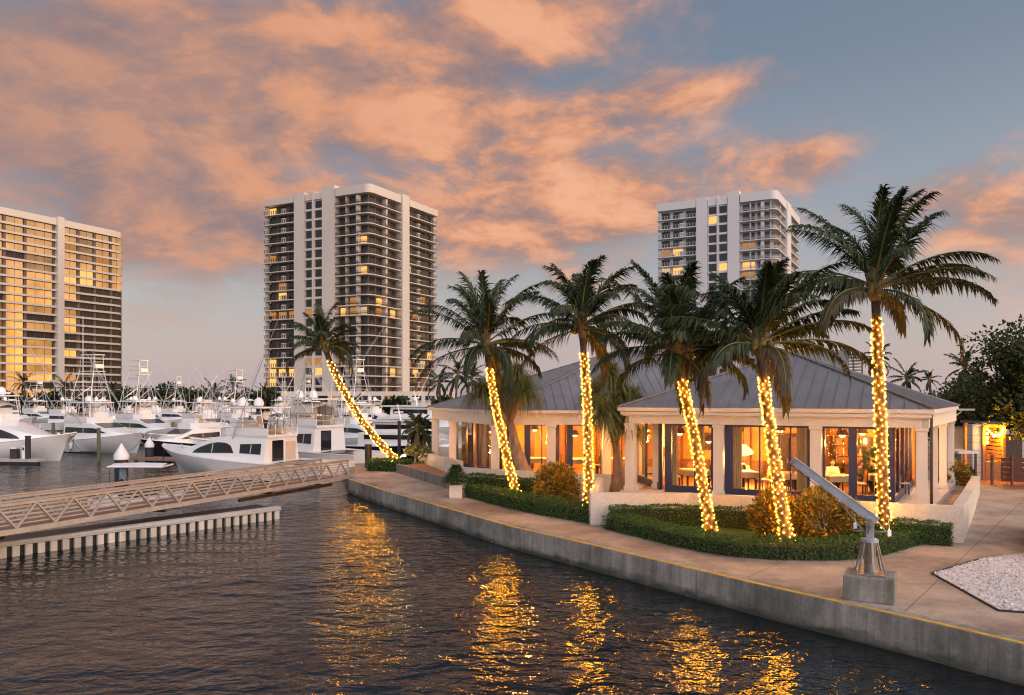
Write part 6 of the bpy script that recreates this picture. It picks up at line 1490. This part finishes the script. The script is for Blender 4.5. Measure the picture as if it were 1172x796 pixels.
lamp('pendant_lamp', 'pendant lamp near the side glass seen between navy mullions', Vector((15.9, 33.2, 2.5)), 'pendant', 120, PG)
lamp('pendant_lamp', 'pendant lamp seen through the left porch of the front pavilion', at(741, 492, 37), 'pendant', 110, PG)
for k, (px, py, D, lab) in enumerate(((778, 496, 33.5, 'small pendant lamp at the left of the leftmost large window'), (845, 494, 35.0, 'small pendant lamp above the back table behind the bowl lamp'), (893, 493, 34.0, 'small pendant lamp left of the dark cabinet'), (987, 496, 33.5, 'small pendant lamp by the bar shelf, right of the window post'))):
    lamp('pendant_lamp', lab, at(px, py, D), 'pendant', 60, PG)
lamp('wall_sconce', 'small wall sconce beside the left column of the rear pavilion front', at(627, 499, 38.3), 'sconce', 25, PG)
lamp('pendant_lamp', 'pendant lamp glowing in the rear pavilion window', at(658, 498, 40.6), 'pendant', 170, PG)
lamp('pendant_lamp', 'pendant lamp in the rear pavilion behind the navy door', at(612, 492, 41.5), 'pendant', 140, PG)
lamp('pendant_lamp', 'pendant lamp in the rear pavilion by the forked ponytail palm', at(710, 494, 41.0), 'pendant', 170, PG)
lamp('pendant_lamp', 'pendant lamp in the left porch room of the rear pavilion', at(562, 494, 43.2), 'pendant', 150, PG)
l = bpy.data.lights.new('glow', 'POINT'); l.energy = 60; l.color = (1, .45, .12); l.shadow_soft_size = .1; ob = bpy.data.objects.new('glow', l); COL.objects.link(ob); ob.parent = sg; ob.location = (.7, .5, -.5)
# cabinets, bar shelf and plants inside
cb_ = at(905, 545, 33.6); o = thing('sideboard_cabinet', 'tall dark cabinet behind the right end of the middle front window', 'cabinet', (cb_.x, cb_.y, FL + .006))
b = MB(); b.box((cb_.x, cb_.y, FL + 1.1), (1.3, .5, 2.18), COLROT); b.build('carcass', MT['darkwood'], o, bevel=.01)
for k in (-.33, .33): b = MB(); v = u1 * k - n1_ * .262; b.box((cb_.x + v.x, cb_.y + v.y, FL + 1.15), (.6, .02, 1.9), COLROT); d_ = b.build('door', MT['wood'], o); b = MB(); b.box((cb_.x + v.x * .2 - n1_.x * .29, cb_.y - n1_.y * .29, FL + 1.1), (.03, .03, .2), COLROT); b.build('handle', MT['galv'], d_)
bs = thing('bar_shelf', 'dark bar shelf with bottles inside the right front window', 'shelf', (*atx(955, 33.2).xy, FL))
c = atx(953, 34.0)
b = MB(); b.box((c.x, c.y, FL + 1.05), (.10, .4, 2.1), COLROT); v = u1 * 1.3; b.box((c.x + v.x, c.y + v.y, FL + 1.05), (.10, .4, 2.1), COLROT); b.build('upright', MT['darkwood'], bs)
for z in (.3, .8, 1.25, 1.7, 2.08): b = MB(); v = u1 * .65; b.box((c.x + v.x, c.y + v.y, FL + z), (1.2, .38, .04), COLROT); b.build('shelf_board', MT['darkwood'], bs)
BG = 'bottles on the bar shelf'
bcols = [mat('green_bottle_glass', (.03, .12, .03), .1), mat('amber_bottle_glass', (.30, .10, .015), .1), mat('clear_bottle_glass', (.5, .48, .42), .1)]
nth = ['leftmost', 'second from left', 'third from left', 'fourth from left', 'rightmost']; cn = ['green', 'amber', 'clear']
for zi, z in enumerate((.82, 1.27, 1.72)):
    for k in range(5):
        v = u1 * (.2 + k * .22); b = MB(); ci_ = (k + zi) % 3; b.lathe([(.04, 0), (.042, .18), (.018, .25), (.016, .33)], 8, (c.x + v.x, c.y + v.y, FL + z)); tag(b.build('bottle', bcols[ci_], None, smooth='angle', loc=(c.x + v.x, c.y + v.y, FL + z)), f'{cn[ci_]} bottle {nth[k]} on the {("lower", "middle", "upper")[zi]} shelf of the bar', 'bottle', BG)
c = at(985, 545, 31.8); blobplant('potted_plant', 'dark leafy pot plant behind the right front window post', 'plant', (c.x + .7, c.y, FL + 1.15), .45, .4, .55, 420, .2, 'hedge', 5, None, 21)
b = MB(); b.lathe([(.16, 0), (.22, .5), (.2, .5), (.15, .45)], 12, (c.x + .7, c.y, FL)); o_ = b.build('pot', MT['pot'], [o for o in bpy.data.objects if o.get('label', '').startswith('dark leafy pot plant')][0])

# slender masts and flag poles of the marina
for k, (px, D, py) in enumerate(((95, 100, 362), (207, 118, 452), (223, 150, 452), (231, 150, 455), (240, 150, 455), (326, 95, 432), (391, 70, 430))):
    p = atx(px, D); h = at(0, py, D).z; o = thing('slender_mast', ['tall thin mast before the left tower', 'thin mast first in the open gap', 'thin mast left in the group of three', 'thin mast at the centre of the group of three', 'thin mast right in the group of three', 'thin mast before the left wing of the central tower', 'white thin mast crossing the leaning lit trunk'][k], 'mast', (p.x, p.y, WL), 0, 'slender masts in the marina')
    b = MB(); b.tube([(p.x, p.y, WL), (p.x, p.y, h)], [.07, .03], 6); b.build('pole', MT['tubewhite'], o); b = MB(); b.bar((p.x - .4, p.y, lerp(WL, h, .7)), (p.x + .4, p.y, lerp(WL, h, .7)), .03, .03); b.build('crosstree', MT['tubewhite'], o)
for k, v in LABELS.items():
    if len(v) > 1: print('DUPLABEL', k, v)
